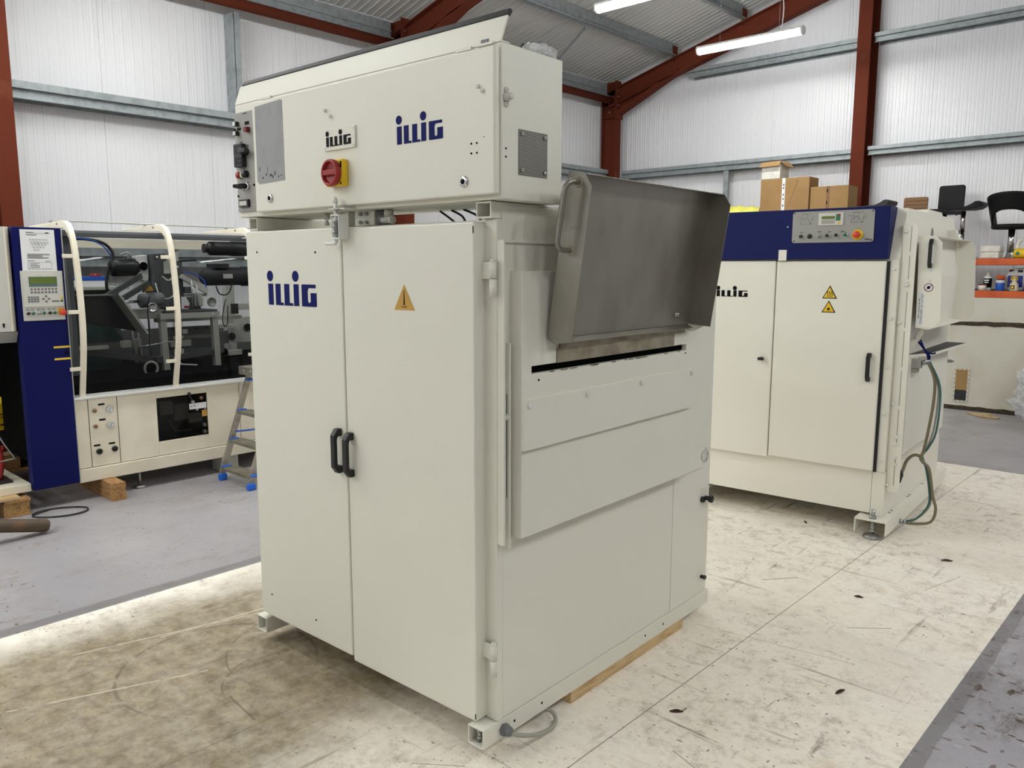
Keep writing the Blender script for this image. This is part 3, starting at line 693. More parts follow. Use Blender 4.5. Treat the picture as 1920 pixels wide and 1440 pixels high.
part('selector_lever', B().cyl((-1.205, .026, 1.922), (-1.205, -.004, 1.922), .014).box(-1.211, -1.165, -.010, .006, 1.914, 1.930), M['black'], cp, .002)
part('push_button', knob(B(), -1.258, 1.840, .012, .016), M['red'], cp); part('push_button', knob(B(), -1.236, 1.840, .011, .012), M['beige'], cp); part('push_button', knob(B(), -1.212, 1.842, .013, .020), M['black'], cp)
for x in (-1.240, -1.212):
    k = part('rotary_selector', knob(B(), x, 1.798, .013, .008), M['chrome'], cp)
    part('selector_knob', B().lathe([(.010, 0), (.008, .02), (.006, .032), (0, .034)], (x, .018, 1.798), (-.25, -1, 0), 16), M['black'], k)
mt_ = part('counter_window', B().box(-1.262, -1.200, .016, .026, 1.722, 1.750), M['black'], cp, .001)
part('counter_face', B().box(-1.256, -1.208, .0145, .016, 1.728, 1.744), M['ctl2'], mt_)
b = B()
for x, z in ((-1.279, 2.008), (-1.277, 1.765), (-1.166, 1.80)): screw(b, (x, .026, z), (0, -1, 0), .004, .004)
part('panel_screw', b, M['ink'], cp)
# scrap on top of the box
P('cable_plug', B().cyl((-.03, .235, 2.099), (-.03, .235, 2.122), .018).cyl((-.03, .235, 2.122), (-.045, .22, 2.135), .012), 'black')
b = B()
for i in range(7): b.lathe([(0, 0), (.022, .006), (.026, .02), (.014, .036), (0, .04)], (-.004+.012*(i % 3), .215+.013*i, 2.098), (random.uniform(-.3, .3), random.uniform(-.3, .3), 1), 8, False)
P('crumpled_film', b, 'film')
# right hand side: angle bar, bracket, covers
P('angle_bar', B().box(0, .025, .066, .074, .68, 1.576).box(0, .006, .074, 1.35, .672, 1.576).box(0, .014, .074, 1.35, 1.570, 1.577), 'cream', bev=.001)
br = P('slotted_bracket', B().box(.003, .0235, .093, .100, .665, 1.283), 'cream', bev=.001)
part('slot', B().box(.0115, .0150, .0925, .0935, .82, 1.135), M['midgrey'], br)
part('bracket_bolt', B().lathe([(.011, 0), (.011, .003), (.008, .003), (.008, .012), (0, .014)], (.013, .0925, 1.065), (0, -1, 0), 12), M['white'], br)
cv = P('cover_panel', slotted(B(), .006, .050, .117, 1.17, .695, 1.49, .162, 1.092, 1.188, 1.212), 'cream', bev=.0015)
part('film_slot', B().box(.008, .030, .162, 1.092, 1.188, 1.212), M['dark'], cv)
part('slot_plate', B().box(.0502, .0535, .28, .992, 1.212, 1.256), M['rawsteel'], cv, label='grimy bare-steel strip above the slot')
b = B()
for i in range(14):
    y = random.uniform(.2, 1.05); b.box(.046, .052, y, y+random.uniform(.01, .05), 1.186, 1.1895)
part('torn_edge', b, M['rawsteel'], cv)
b = B()
for y, z in ((.195, 1.168), (1.085, 1.178)): b.disc((.0502, y, z), .0035, (1, 0, 0))
part('screw_hole', b, M['dark'], cv)
sc = P('screwed_panel', B().box(.050, .066, .112, 1.125, .966, 1.120), 'cream', bev=.002)
for y, z in ((.132, 1.101), (.422, 1.101), (.748, 1.102), (1.108, 1.102)): part('panel_screw', screw(B(), (.066, y, z), (1, 0, 0), .008, .008), M['white'], sc)
g = P('pressure_gauge', B().lathe([(.033, 0), (.033, .006), (.027, .008), (.025, .003), (0, .003)], (0, 1.362, .722), (1, 0, 0), 28), 'chrome')
part('gauge_face', B().disc((.0032, 1.362, .722), .025, (1, 0, 0)), M['ctl2'], g)
for y, z, r in ((1.391, .531, .017),): P('star_knob', B().cyl((0, y, z), (.02, y, z), .010).lathe([(r*.6, .018), (r, .022), (r, .034), (r*.5, .038)], (0, y, z), (1, 0, 0), 8, False).cyl((0, y-.03, z), (.012, y-.03, z), .013), 'black')
P('stop_screw', B().cyl((0, 1.379, .184), (.018, 1.379, .184), .008).cyl((0.014, 1.379, .184), (.022, 1.379, .184), .010, n=6), 'black')
P('warning_ridge', B().box(0, .004, 1.355, 1.395, .575, .579), 'cream')
# hood: a stainless tray hinged along its lower edge and tipped outwards
hd = P('hood', B(), 'steel') if False else None
y0, y1 = .226, 1.085
x0, z0, x1, z1 = .058, 1.290, .133, 1.770
b = B()
b.sheet([(x0, y0, z0), (x0, y1, z0), (x1, y1, z1), (x1, y0, z1)], .003)
b.sheet([(x0, y0, z0), (.150, y0, 1.283), (.212, y0, 1.722), (.188, y0, 1.762), (x1, y0, z1+.002)], .0025)
b.sheet([(x0, y1, z0), (.150, y1, 1.283), (.212, y1, 1.722), (.188, y1, 1.762), (x1, y1, z1+.002)], .0025)
b.sheet([(x1-.001, y0, z1), (x1-.001, y1, z1), (.186, y1, z1-.009), (.186, y0, z1-.009)], .0025)
b.sheet([(x0, y0+.004, z0), (x0, y1-.004, z0), (.082, y1-.004, z0-.014), (.082, y0+.004, z0-.014)], .0025)
hd = P('hood', b, 'steel', bev=.0008, label='bare stainless steel hood with dull patches')
hh = part('hood_handle', B().tube([(.168, y0, 1.737), (.168, y0-.035, 1.737), (.162, y0-.052, 1.725), (.155, y0-.056, 1.70), (.137, y0-.056, 1.59), (.133, y0-.052, 1.562), (.135, y0-.035, 1.550), (.140, y0, 1.548)], .008, 12), M['steel'], hd)
part('handle_foot', B().lathe([(.017, 0), (.013, .006)], (.168, y0, 1.737), (0, -1, 0), 16).lathe([(.017, 0), (.013, .006)], (.140, y0, 1.548), (0, -1, 0), 16), M['rawsteel'], hd)
b = B()
for y, z in ((.245, 1.325), (.258, 1.322), (.965, 1.330), (.980, 1.330)):
    xx = x0+(z-z0)*(x1-x0)/(z1-z0)+.003; b.lathe([(.008, 0), (.008, .005), (.004, .010)], (xx, y, z), (1, 0, -.15), 6)
part('hood_bolt', b, M['zinc'], hd)
part('hinge_arm', B().prism([(.05, 1.262), (.075, 1.262), (.13, 1.290), (.135, 1.302), (.12, 1.306), (.06, 1.288), (.05, 1.285)], 'y', 1.097, 1.105).cyl((.062, 1.090, 1.273), (.062, 1.112, 1.273), .007).cyl((.125, 1.090, 1.298), (.125, 1.112, 1.298), .006), M['cream'], hd)
part('hinge_rail', B().box(.0505, .060, .29, 1.06, 1.257, 1.276), M['rawsteel'], hd)
# mains cable out of the base tube
cg = P('cable_entry', B().lathe([(.020, 0), (.020, .014), (.015, .018), (.017, .020), (.014, .032), (.009, .036)], (0, .092, .074), (1, 0, 0), 6, False), 'midgrey')
part('mains_cable', B().tube([(.02, .092, .074), (.045, .105, .066), (.066, .16, .048), (.060, .23, .026), (.047, .285, .012), (.030, .322, .016), (.004, .325, .034), (-.05, .30, .042), (-.12, .29, .03), (-.2, .31, .008)], .0072, 10), M['hosegrey'], cg)
solo('timber_beam', B().box(-.085, -.002, .45, 1.235, 0, .0448, Matrix.Translation((FM[0][0], FM[0][1], 0)) @ Matrix.Rotation(FM[1], 4, 'Z')), M['wood'], 'pale pine timber under the right base tube of the tallest machine', 'timber', bev=.002)

# ================================================================== right-hand machine (blue control fascia)
FR = ((-1.36, 4.522), .0637)
rm = thing('industrial_machine', 'off-white machine with a dark blue control fascia, standing behind and right of the tallest machine', 'machine', (-.7, .75, 0), FR)
P = lambda n, b, mt, par=None, bev=0, label=None: part(n, b, M[mt], par or rm, bev, label)
b = B().prism([(-.17, .03), (-.163, .03), (-.163, .102), (-.007, .102), (-.007, .03), (0, .03), (0, .112), (-.17, .112)], 'y', 0, 1.53)
ch = P('base_channel', b, 'cream2', bev=.002)
b = B()
for y in (.2, .25, .62, .67, 1.0, 1.2): b.box(-.06, -.03, y, y+.02, .1118, .1124)
part('channel_slot', b, M['midgrey'], ch)
P('base_channel', B().prism([(-1.36, .03), (-1.353, .03), (-1.353, .102), (-1.197, .102), (-1.197, .03), (-1.19, .03), (-1.19, .112), (-1.36, .112)], 'y', .06, 1.53), 'cream2', bev=.002)
ft = P('levelling_foot', B().lathe([(.046, 0), (.048, .006), (.044, .016), (.020, .024), (.014, .026), (.0, .026)], (-.080, .035, 0), (0, 0, 1), 28), 'zinc')
part('threaded_stem', B().cyl((-.080, .035, .024), (-.080, .035, .102), .011).cyl((-.080, .035, .112), (-.080, .035, .162), .011).lathe([(.020, 0), (.020, .018)], (-.080, .035, .112), (0, 0, 1), 6).lathe([(.018, 0), (.018, .014)], (-.080, .035, .034), (0, 0, 1), 6), M['zinc'], ft)
for x, y in ((-1.275, .1), (-1.275, 1.45), (-.08, 1.45)): P('levelling_foot', B().lathe([(.046, 0), (.048, .006), (.044, .016), (.014, .026)], (x, y, 0), (0, 0, 1), 20).cyl((x, y, .024), (x, y, .102), .011), 'zinc')
P('plinth', B().box(-1.36, -.112, .085, 1.46, .125, .370).box(-.1105, -.042, .085, 1.46, .113, .370), 'cream2', bev=.002)
b = B().prism([(.09, .37), (.09, 1.545), (.19, 1.822), (1.40, 1.822), (1.465, 1.76), (1.465, .37)], 'x', -1.36, -.047)
P('cabinet', b, 'cream2', bev=.003)
dr = P('door', B().box(-.703, -.105, .052, .084, .376, 1.538), 'cream2', bev=.005, label='door with two warning triangles and a pull handle')
dl = P('door', B().box(-1.33, -.709, .052, .084, .366, 1.540), 'cream2', bev=.005, label='door with dark lettering and a T-shaped latch')
P('door_gasket', B().box(-.1045, -.092, .066, .092, .37, 1.535), 'rubber')
part('door_logo', logo_bm(-1.072, 1.326, .199, .038, .052), M['ink'], dl)
l = part('tee_latch', B().cyl((-.766, .052, .962), (-.766, .034, .962), .011).box(-.784, -.748, .022, .036, .953, .971), M['black'], dl, .003)
part('pull_handle', pull(B(), -.158, .878, 1.036, .052, .011), M['black'], dr, .003)
t1 = warn_tri('hot_surface_sign', dr, -.392, 1.329, .082, .073, .052, 'warn', 'black-edged yellow triangle with three heat waves')
b = B()
for dx in (-.012, 0, .012): b.tube([(-.392+dx, .0488, 1.345), (-.389+dx, .0488, 1.353), (-.394+dx, .0488, 1.361), (-.390+dx, .0488, 1.370)], .0016, 6)
b.box(-.408, -.376, .0487, .0495, 1.340, 1.342); part('heat_symbol', b, M['ink'], t1)
t2 = warn_tri('hazard_sign', dr, -.394, 1.250, .078, .068, .052, 'yellow', 'black-edged yellow triangle with a starburst')
b = B().prism(circ((-.394, 1.270), .006), 'y', .0488, .0496)
for i in range(8):
    a = PI*i/4; b.prism([(-.394+.002*math.sin(a), 1.270-.002*math.cos(a)), (-.394+.015*math.cos(a), 1.270+.015*math.sin(a)), (-.394-.002*math.sin(a), 1.270+.002*math.cos(a))], 'y', .0489, .0495)
part('starburst_symbol', b, M['ink'], t2)
# blue fascia with the control panel
bl = P('fascia', B().prism([(.038, 1.548), (.038, 1.828), (.185, 1.828), (.088, 1.548)], 'x', -1.36, -.098), 'blue', bev=.003)
part('fascia_tag', B().box(-.690, -.643, .034, .039, 1.540, 1.602), M['cream2'], bl, .001)
part('rivet_head', B().disc((-.645, .038, 1.732), .004, (0, -1, 0)), M['white'], bl)
def rrect(x0, x1, z0, z1, r, n=5):
    o = []
    for cx, cz, a0 in ((x1-r, z1-r, 0), (x0+r, z1-r, PI/2), (x0+r, z0+r, PI), (x1-r, z0+r, 1.5*PI)):
        for i in range(n+1): a = a0+PI/2*i/n; o.append((cx+r*math.cos(a), cz+r*math.sin(a)))
    return o
cp = P('control_panel', B().prism(rrect(-.616, -.174, 1.640, 1.814, .014), 'y', .032, .038), 'ctlgrey', bev=.001)
Y = .032
dsp = part('display_unit', B().box(-.470, -.335, .026, Y, 1.734, 1.802), M['ctl2'], cp, .002)
part('lcd_window', B().box(-.452, -.380, .0252, .026, 1.768, 1.784), M['lcd'], dsp); part('keypad', B().box(-.452, -.380, .0252, .026, 1.742, 1.764), M['hosegrey'], dsp)
part('key_column', B().box(-.375, -.350, .0254, .026, 1.758, 1.794), M['green'], dsp); part('red_key', B().box(-.364, -.351, .0250, .0254, 1.783, 1.795), M['red'], dsp); part('yellow_key', B().box(-.364, -.349, .0250, .026, 1.741, 1.752), M['yellow'], dsp)
b = B()
for cx, two in ((-.545, 0), (-.268, 1)):
    pts = [[(cx-.045, 1.783), (cx-.026, 1.783), (cx-.014, 1.768), (cx+.002, 1.768)], [(cx+.01, 1.78), (cx+.032, 1.742), (cx+.04, 1.783), (cx+.052, 1.787)], [(cx+.038, 1.770), (cx+.054, 1.770)], [(cx-.026, 1.770), (cx-.026, 1.745), (cx+.035, 1.745)], [(cx-.02, 1.80), (cx+.035, 1.80)]]
    for p in pts:
        for a, c in zip(p, p[1:]): b.cyl((a[0], Y, a[1]), (c[0], Y, c[1]), .0008, n=4)
    for zc in ((1.788,) if not two else (1.790, 1.765)):
        q = circ((cx-.002, zc), .0135, 18)
        for a, c in zip(q, q[1:]+q[:1]): b.cyl((a[0], Y, a[1]), (c[0], Y, c[1]), .0007, n=4)
for x in (-.571, -.415, -.345): b.box(x, x+.018, .0315, Y, 1.697, 1.700)
b.box(-.472, -.452, .0315, Y, 1.698, 1.702).box(-.352, -.322, .0315, Y, 1.703, 1.7042).box(-.352, -.322, .0315, Y, 1.694, 1.6952)
part('printed_diagram', b, M['dkgrey'], cp)
def button(x, z, mt_, name='push_button', col='chrome', r=.0125):
    k = part(name, knob(B(), x, z, r, .008, Y), M[col], cp); part('button_cap', knob(B(), x, z, r*.78, .012, Y-.004), M[mt_], k); return k
button(-.562, 1.676, 'black'); button(-.515, 1.676, 'black', col='black'); k = button(-.463, 1.677, 'zinc', 'key_switch')
part('key', B().box(-.466, -.461, .004, .02, 1.664, 1.684), M['zinc'], k)
button(-.416, 1.678, 'black'); button(-.367, 1.679, 'dkgrey'); button(-.318, 1.680, 'green')
es = part('emergency_stop', B().lathe([(.029, 0), (.029, .004), (.012, .006), (.012, .018)], (-.256, Y, 1.679), (0, -1, 0), 28), M['yellow'], cp)
part('mushroom_head', B().lathe([(.013, .014), (.019, .018), (.019, .028), (.015, .033), (0, .034)], (-.256, Y, 1.679), (0, -1, 0), 24), M['ored'], es)
b = B()
for x, z in ((-.606, 1.806), (-.602, 1.650), (-.184, 1.806), (-.184, 1.650)): screw(b, (x, Y, z), (0, -1, 0), .0035, .003)
part('panel_screw', b, M['ink'], cp)
part('panel_logo', logo_bm(-.216, 1.650, .026, .006, Y), M['ink'], cp)
# corner post, slotted upright and side fittings
b = B()
po = P('corner_post', B().box(-.091, -.047, .078, .10, .372, 1.545), 'cream2', bev=.002)
for z in (1.493, 1.226, .963, .702, .436): part('post_bolt', B().lathe([(.008, 0), (.008, .008), (.005, .011)], (-.068, .078, z), (0, -1, .0), 12), M['white'], po)
up_ = P('slotted_upright', B().prism([(-.040, .272), (-.028, .262), (.016, .262), (.027, .285), (.027, 1.705), (.008, 1.742), (-.040, 1.742)], 'y', .104, .110), 'cream2', bev=.001)
b = B()
for z0, z1 in ((1.585, 1.72), (1.44, 1.565), (1.40, 1.425), (1.18, 1.375), (.965, 1.16), (.75, .945), (.535, .73), (.30, .46)): b.box(-.005, -.0005, .1034, .1041, z0, z1)
part('adjusting_slot', b, M['hosegrey'], up_)
for x, z in ((-.029, 1.693), (-.006, 1.41), (-.032, 1.205), (-.033, .76), (-.004, .575), (-.004, .535), (-.004, .46), (-.004, .42), (-.033, .30)): part('upright_bolt', B().lathe([(.0095, 0), (.0095, .010), (.006, .013)], (x, .104, z), (0, -1, 0), 10), M['white'], up_)
P('side_upright', B().box(-.047, .0, .110, .16, .262, 1.74), 'cream2', bev=.001)
P('side_upright', B().prism([(-.045, 1.2), (.045, 1.2), (.053, 1.69), (.03, 1.735), (-.045, 1.735)], 'y', 1.04, 1.10), 'cream2', bev=.001)
P('lifting_eye', B().lathe([(.030, 0), (.030, .001)], (-.0098, .62, 1.70), (1, 0, 0), 24), 'midgrey')
P('top_cover', B().prism([(.9, 1.822), (.92, 1.858), (1.30, 1.858), (1.36, 1.822)], 'x', -.62, -.1), 'cream2', bev=.006)
P('lower_cover', B().box(-.047, .030, .13, 1.13, .478, 1.005), 'cream2', bev=.003)
P('upper_panel', B().box(-.047, -.01, .16, 1.35, 1.02, 1.74), 'cream2', bev=.001)
P('outfeed_tray', B().prism([(.0, .24), (.074, .43), (.106, 1.28), (-.03, 1.28), (-.03, .24)], 'z', 1.012, 1.020), 'dkgrey', bev=.001)
P('tray_edge', B().sheet([(.001, .238, 1.006), (.075, .428, 1.006), (.075, .428, 1.021), (.001, .238, 1.021)], -.003).sheet([(.075, .428, 1.006), (.107, 1.28, 1.006), (.107, 1.28, 1.021), (.075, .428, 1.021)], -.003), 'cream2')
# cream hood on the side
y0, y1, x0, x1 = .135, 1.10, .034, .150
b = B()
fl_ = [(x0+.010, 1.183), (x1-.028, 1.183), (x1+.012, 1.222), (x1-.006, 1.632), (x1-.038, 1.668), (x0-.004, 1.668)]
for y in (y0, y1): b.prism(fl_, 'y', y-.0015, y+.0015)
b.sheet([(x0+.010, y0, 1.183), (x0+.010, y1, 1.183), (x0+.026, y1, 1.45), (x0+.026, y0, 1.45)], -.003)
b.sheet([(x0+.026, y0, 1.45), (x0+.026, y1, 1.45), (x0-.004, y1, 1.668), (x0-.004, y0, 1.668)], -.003)
b.sheet([(x0-.004, y0, 1.668), (x0-.004, y1, 1.668), (x1-.038, y1, 1.668), (x1-.038, y0, 1.668)], .003)
b.sheet([(x0+.010, y0, 1.183), (x0+.010, y1, 1.183), (x1-.04, y1, 1.176), (x1-.04, y0, 1.176)], .003)
hd = P('hood', b, 'cream2', bev=.0008, label='cream sheet-metal hood with a black handle')
part('pull_handle', pull(B(), .094, 1.500, 1.652, y0-.0015, .009, .036), M['black'], hd, .003)
b = B()
for z in (1.487, 1.434): screw(b, (.098, y0-.0015, z), (0, -1, 0), .006, .004)
part('hood_screw', b, M['white'], hd)
no = part('prohibition_sign', B().prism(circ((.094, 1.397), .0225, 28), 'y', y0-.0025, y0-.0015), M['darkred'], hd)
part('sign_field', B().prism(circ((.094, 1.397), .0185, 28), 'y', y0-.0032, y0-.0025), M['paper'], no)
mx = Matrix.Translation((.094, 0, 1.397)) @ Matrix.Rotation(.8, 4, 'Y') @ Matrix.Translation((-.094, 0, -1.397))
part('sign_symbol', B().prism(circ((.094, 1.397), .0085, 16), 'y', y0-.0038, y0-.0032).box(.0925, .0955, y0-.0036, y0-.0032, 1.378, 1.416, mx), M['ink'], no)
lb = part('notice_label', B().box(.047, .077, y0-.0022, y0-.0015, 1.196, 1.372), M['paper'], hd)
text_part('label_text', 'PLEASE KEEP LID CLOSED', .0155, FRONT(.067, y0-.0028, 1.283, PI/2), M['dkgrey'], lb, .92)
b = B()
for i, (a, c) in enumerate(((1.23, 1.252), (1.256, 1.262), (1.266, 1.30), (1.304, 1.318), (1.322, 1.338))): b.box(.053, .0560, y0-.0028, y0-.0022, a, c)
part('label_small_print', b, M['dkgrey'], lb)
P('hood_bracket', B().prism([(.0, 1.03), (.012, 1.03), (.075, 1.15), (.078, 1.17), (.06, 1.175), (.03, 1.11), (0, 1.10)], 'y', .19, .197).cyl((.068, .180, 1.158), (.068, .207, 1.158), .008), 'cream2', bev=.001)
# connector, hoses and the blue tie
pc_ = P('plug_connector', B().prism([(.005, .955), (.012, .995), (.022, 1.006), (.068, 1.006), (.074, .985), (.074, .955)], 'y', .165, .23).box(.02, .06, .17, .225, .930, .955), 'ctlgrey', bev=.004)
part('plug_gland', B().cyl((.074, .20, .985), (.105, .22, .992), .013).lathe([(.016, 0), (.016, .012)], (.082, .205, .987), (1, .6, .2), 6), M['zinc'], pc_)
P('brown_hose', B().tube([(.090, .27, .985), (.124, .3, .892), (.129, .3, .772), (.116, .3, .619), (.098, .3, .479), (.084, .3, .436), (.10, .3, .41), (.133, .3, .376), (.159, .31, .226), (.178, .32, .152), (.169, .32, .087), (.136, .32, .055), (.054, .31, .040), (.016, .3, .045)], .008, 10), 'hose')
P('brown_hose', B().tube([(-.012, .3, .315), (.0, .3, .36), (.014, .3, .407), (.04, .3, .440), (.063, .3, .448), (.085, .3, .442)], .009, 10), 'hose')
P('hose_end', B().cyl((-.012, .3, .31), (-.014, .3, .345), .014).cyl((-.020, .3, .275), (-.012, .3, .31), .011), 'dkgrey')
P('teal_hose', B().tube([(.098, .28, .985), (.146, .3, .879), (.161, .3, .775), (.153, .3, .593), (.119, .31, .497), (.089, .315, .443), (.114, .315, .373), (.138, .315, .253), (.139, .315, .16), (.079, .31, .072), (.016, .3, .050)], .0055, 8), 'teal')
P('grey_cable', B().tube([(.094, .29, .985), (.138, .31, .87), (.148, .31, .772), (.138, .31, .60), (.106, .32, .48), (.09, .325, .437), (.124, .325, .36), (.147, .325, .24), (.140, .325, .145), (.07, .31, .06), (.016, .305, .043)], .005, 8), 'hosegrey')
P('hose_fitting', B().cyl((0, .3, .046), (.018, .3, .046), .016, n=6).cyl((.018, .3, .046), (.034, .3, .046), .011), 'zinc')
P('blue_tie', B().tube([(.021, .25, 1.118), (.049, .25, 1.085), (.080, .25, 1.045), (.092, .25, 1.020), (.098, .25, .984)], .006, 6).tube([(.049, .25, 1.108), (.066, .25, 1.07), (.082, .25, 1.046), (.11, .25, 1.034), (.130, .25, 1.040)], .005, 6).tube([(.080, .245, 1.045), (.100, .245, 1.02), (.097, .245, 1.0)], .008, 6), 'logo')
P('side_latch', B().box(-.01, .02, 1.31, 1.33, .88, .90).cyl((.02, 1.32, .89), (.035, 1.32, .89), .006), 'zinc')

# ================================================================== storage at the end wall
# low insulated board enclosure with the racking on top
b = B(); b.box(-5.6, 1.0, 9.45, 10.40, .045, .905).box(-5.6, 1.0, 9.45, 10.40, .94, 1.196)
struct('wall_low_enclosure', b, M['tank'])
def ragged(name, z0, z1, y, lab, seed):
    rnd = random.Random(seed); b = B(); n = 90; xs = [-5.6+6.6*i/n for i in range(n+1)]
    tp = [z1+rnd.uniform(-.006, .012) for _ in xs]; bt = [z0+rnd.uniform(-.010, .006) if z0 > .02 else 0 for _ in xs]
    b.prism([(x, z) for x, z in zip(xs, bt)]+[(x, z) for x, z in list(zip(xs, tp))[::-1]], 'y', y-.004, y+.05); return tag(part(name, b, M['foam'], None), kind='structure')
ragged('trim_1', .905, .94, 9.45, '', 3); ragged('trim_2', 0, .045, 9.45, '', 5)
wd = thing('access_window', 'narrow screwed window low in the white board wall', 'window', (-2.19, 9.45, .09))
part('window_frame', B().box(-2.267, -2.249, 9.440, 9.45, .085, .45).box(-2.136, -2.118, 9.440, 9.45, .085, .45).box(-2.249, -2.136, 9.440, 9.45, .085, .103).box(-2.249, -2.136, 9.440, 9.45, .432, .45), M['tank'], wd)
part('timber_panel', B().box(-2.249, -2.136, 9.443, 9.449, .215, .432), M['card'], wd); part('dark_pane', B().box(-2.249, -2.136, 9.443, 9.449, .103, .213), M['dkgrey'], wd)
b = B()
for i in range(8):
    for x in (-2.258, -2.127): b.box(x-.004, x+.004, 9.438, 9.440, .095+i*.047, .102+i*.047)
for i in range(3):
    for z in (.093, .442): b.box(-2.235+.04*i, -2.228+.04*i, 9.438, 9.440, z-.004, z+.004)
part('screw_row', b, M['ink'], wd)
rk = thing('storage_rack', 'orange steel racking on top of the white board wall', 'rack', (-2.3, 9.9, 1.196))
for z0, z1 in ((1.197, 1.268), (1.531, 1.600)):
    part('rack_beam', B().box(-5.6, 1.0, 9.45, 9.50, z0, z1), M['orange'], rk, .003); part('rack_beam', B().box(-5.6, 1.0, 10.35, 10.40, z0, z1), M['orange'], rk, .003)
    part('shelf_board', B().box(-5.6, 1.0, 9.502, 10.348, z1-.022, z1), M['shelfgrey'], rk)
for x in (-5.6, -3.3, .94):
    if x == -3.3: x = -3.25
    part('rack_upright', B().box(x, x+.06, 9.505, 9.56, 1.197, 1.531), M['orange'], rk)
ZT = 1.601
def carton(name, lab, x0, x1, y0, y1, z0, z1, group='cardboard boxes on the rack'):
    t = thing(name, lab, 'box', ((x0+x1)/2, (y0+y1)/2, z0), group=group)
    part('carton_body', B().box(x0, x1, y0, y1, z0, z1), M['card'], t, .006); return t
c1 = carton('cardboard_box', 'tall brown cardboard box with white printed tape and a scribbled dark line', -4.685, -4.065, 9.70, 9.98, ZT, 2.592)
part('white_tape', B().box(-4.405, -4.365, 9.697, 9.70, ZT, 2.592), M['paper'], c1)
b = B()
for z in (2.50, 2.46, 2.38, 2.33, 2.25): b.box(-4.39, -4.378, 9.696, 9.697, z, z+.022)
part('tape_print', b, M['ink'], c1)
b = B()
for i in range(7):
    x = -4.33+.017*i; z = 2.24+.046*i; b.prism([(x, z), (x+.012, z), (x+.026, z+.04), (x+.017, z+.04)], 'y', 9.698, 9.6995)
part('pen_stroke', b, M['card2'], c1)
c2 = carton('cardboard_box', 'shorter brown cardboard box against the red post', -4.055, -3.60, 9.72, 10.02, ZT, 2.462)
part('brown_tape', B().box(-3.86, -3.82, 9.717, 9.72, ZT, 2.462), M['card2'], c2)
part('tape_print', B().box(-3.855, -3.842, 9.716, 9.717, 2.39, 2.43).box(-3.855, -3.842, 9.716, 9.717, 2.25, 2.29), M['ink'], c2)
c3 = thing('cardboard_box', 'small white open carton with brown flaps on top of the tall box', 'box', (-4.52, 9.83, 2.592), group='cardboard boxes on the rack')
part('carton_body', B().box(-4.68, -4.44, 9.70, 9.96, 2.593, 2.765), M['bag'], c3, .003)
part('carton_flap', B().sheet([(-4.68, 9.70, 2.800), (-4.44, 9.70, 2.806), (-4.435, 9.655, 2.745), (-4.70, 9.655, 2.738)], .004), M['card'], c3); part('carton_flap', B().sheet([(-4.44, 9.70, 2.806), (-4.44, 9.96, 2.806), (-4.36, 9.95, 2.73), (-4.36, 9.71, 2.735)], .004), M['card'], c3)
part('carton_top', B().box(-4.68, -4.44, 9.70, 9.96, 2.765, 2.800), M['bag'], c3)
b = B(); n = 14
V = []
for i in range(n+1):
    for j in range(7):
        x = -5.19+.49*i/n; y = 9.66+.45*j/6; V.append(b.bm.verts.new((x, y, 2.305-.04*i/n+.012*math.sin(i*1.3+j)+.01*math.sin(j*2.1)-.1*(abs(j-3)/3)**4)))
W_ = []
for i in range(n+1):
    for j in range(7): q = V[i*7+j].co; W_.append(b.bm.verts.new((q.x, q.y, ZT)))
for i in range(n):
    for j in range(6):
        a = i*7+j; b.face([V[a], V[a+1], V[a+8], V[a+7]], True); b.face([W_[a], W_[a+7], W_[a+8], W_[a+1]])
ring = [i*7 for i in range(n+1)]+[n*7+j for j in range(1, 7)]+[i*7+6 for i in range(n-1, -1, -1)]+[j for j in range(5, 0, -1)]
for a, c in zip(ring, ring[1:]+ring[:1]): b.face([V[a], V[c], W_[c], W_[a]])
solo('wrapped_bundle', b, M['lime'], 'lime-yellow wrapped bundle on the rack beside the tall cardboard box', 'bundle')
# bar stools standing on the rack
def stool_base(t, x, y, zs, z0=ZT, R=.18):
    part('stool_foot', B().lathe([(.0, 0), (R, .002), (R*.97, .012), (min(.06, R*.8), .022), (.032, .05), (.028, .09)], (x, y, z0), (0, 0, 1), 36), M['chrome'], t)
    part('stool_pole', B().cyl((x, y, z0+.05), (x, y, z0+.3), .031, n=24).cyl((x, y, z0+.3), (x, y, zs), .024, n=24), M['chrome'], t)
def slab_rounded(b, x0, x1, z0, z1, r, f, y0, y1, nx=10, nz=10):
    """upright padded back: rounded rectangle bowed by f(x)"""
    pts = rrect(x0, x1, z0, z1, r, 6)
    A = [b.bm.verts.new((p[0], y0+f(p[0], p[1]), p[1])) for p in pts]; C = [b.bm.verts.new((p[0], y1+f(p[0], p[1]), p[1])) for p in pts]
    b.face(A[::-1]); b.face(C)
    for i in range(len(pts)): k = (i+1) % len(pts); b.face([A[i], A[k], C[k], C[i]])
    return b
def seat_profile(b, x0, z0, s, y0, y1, flip=1):
    q = [(0, .0), (.02, .016), (.12, .022), (.22, .028), (.27, .050), (.31, .078), (.35, .080), (.37, .062), (.36, .03), (.32, .004), (.25, -.006), (.15, -.004), (.05, -.012)]
    return b.prism([(x0+flip*u*s, z0+v*s) for u, v in q], 'y', y0, y1)
s1 = thing('bar_stool', 'bar stool with an upright square black back, behind the curled black seat', 'bar stool', (-2.66, 10.12, ZT), group='bar stools on the rack')
stool_base(s1, -2.66, 10.12, 2.10)
part('seat', B().prism(rrect(-2.87, -2.49, 2.10, 2.155, .024), 'y', 9.95, 10.30), M['leather'], s1, .01)
part('backrest', slab_rounded(B(), -2.785, -2.515, 2.155, 2.436, .03, lambda x, z: .06*(z-2.155), 10.29, 10.325), M['leather'], s1, .008)
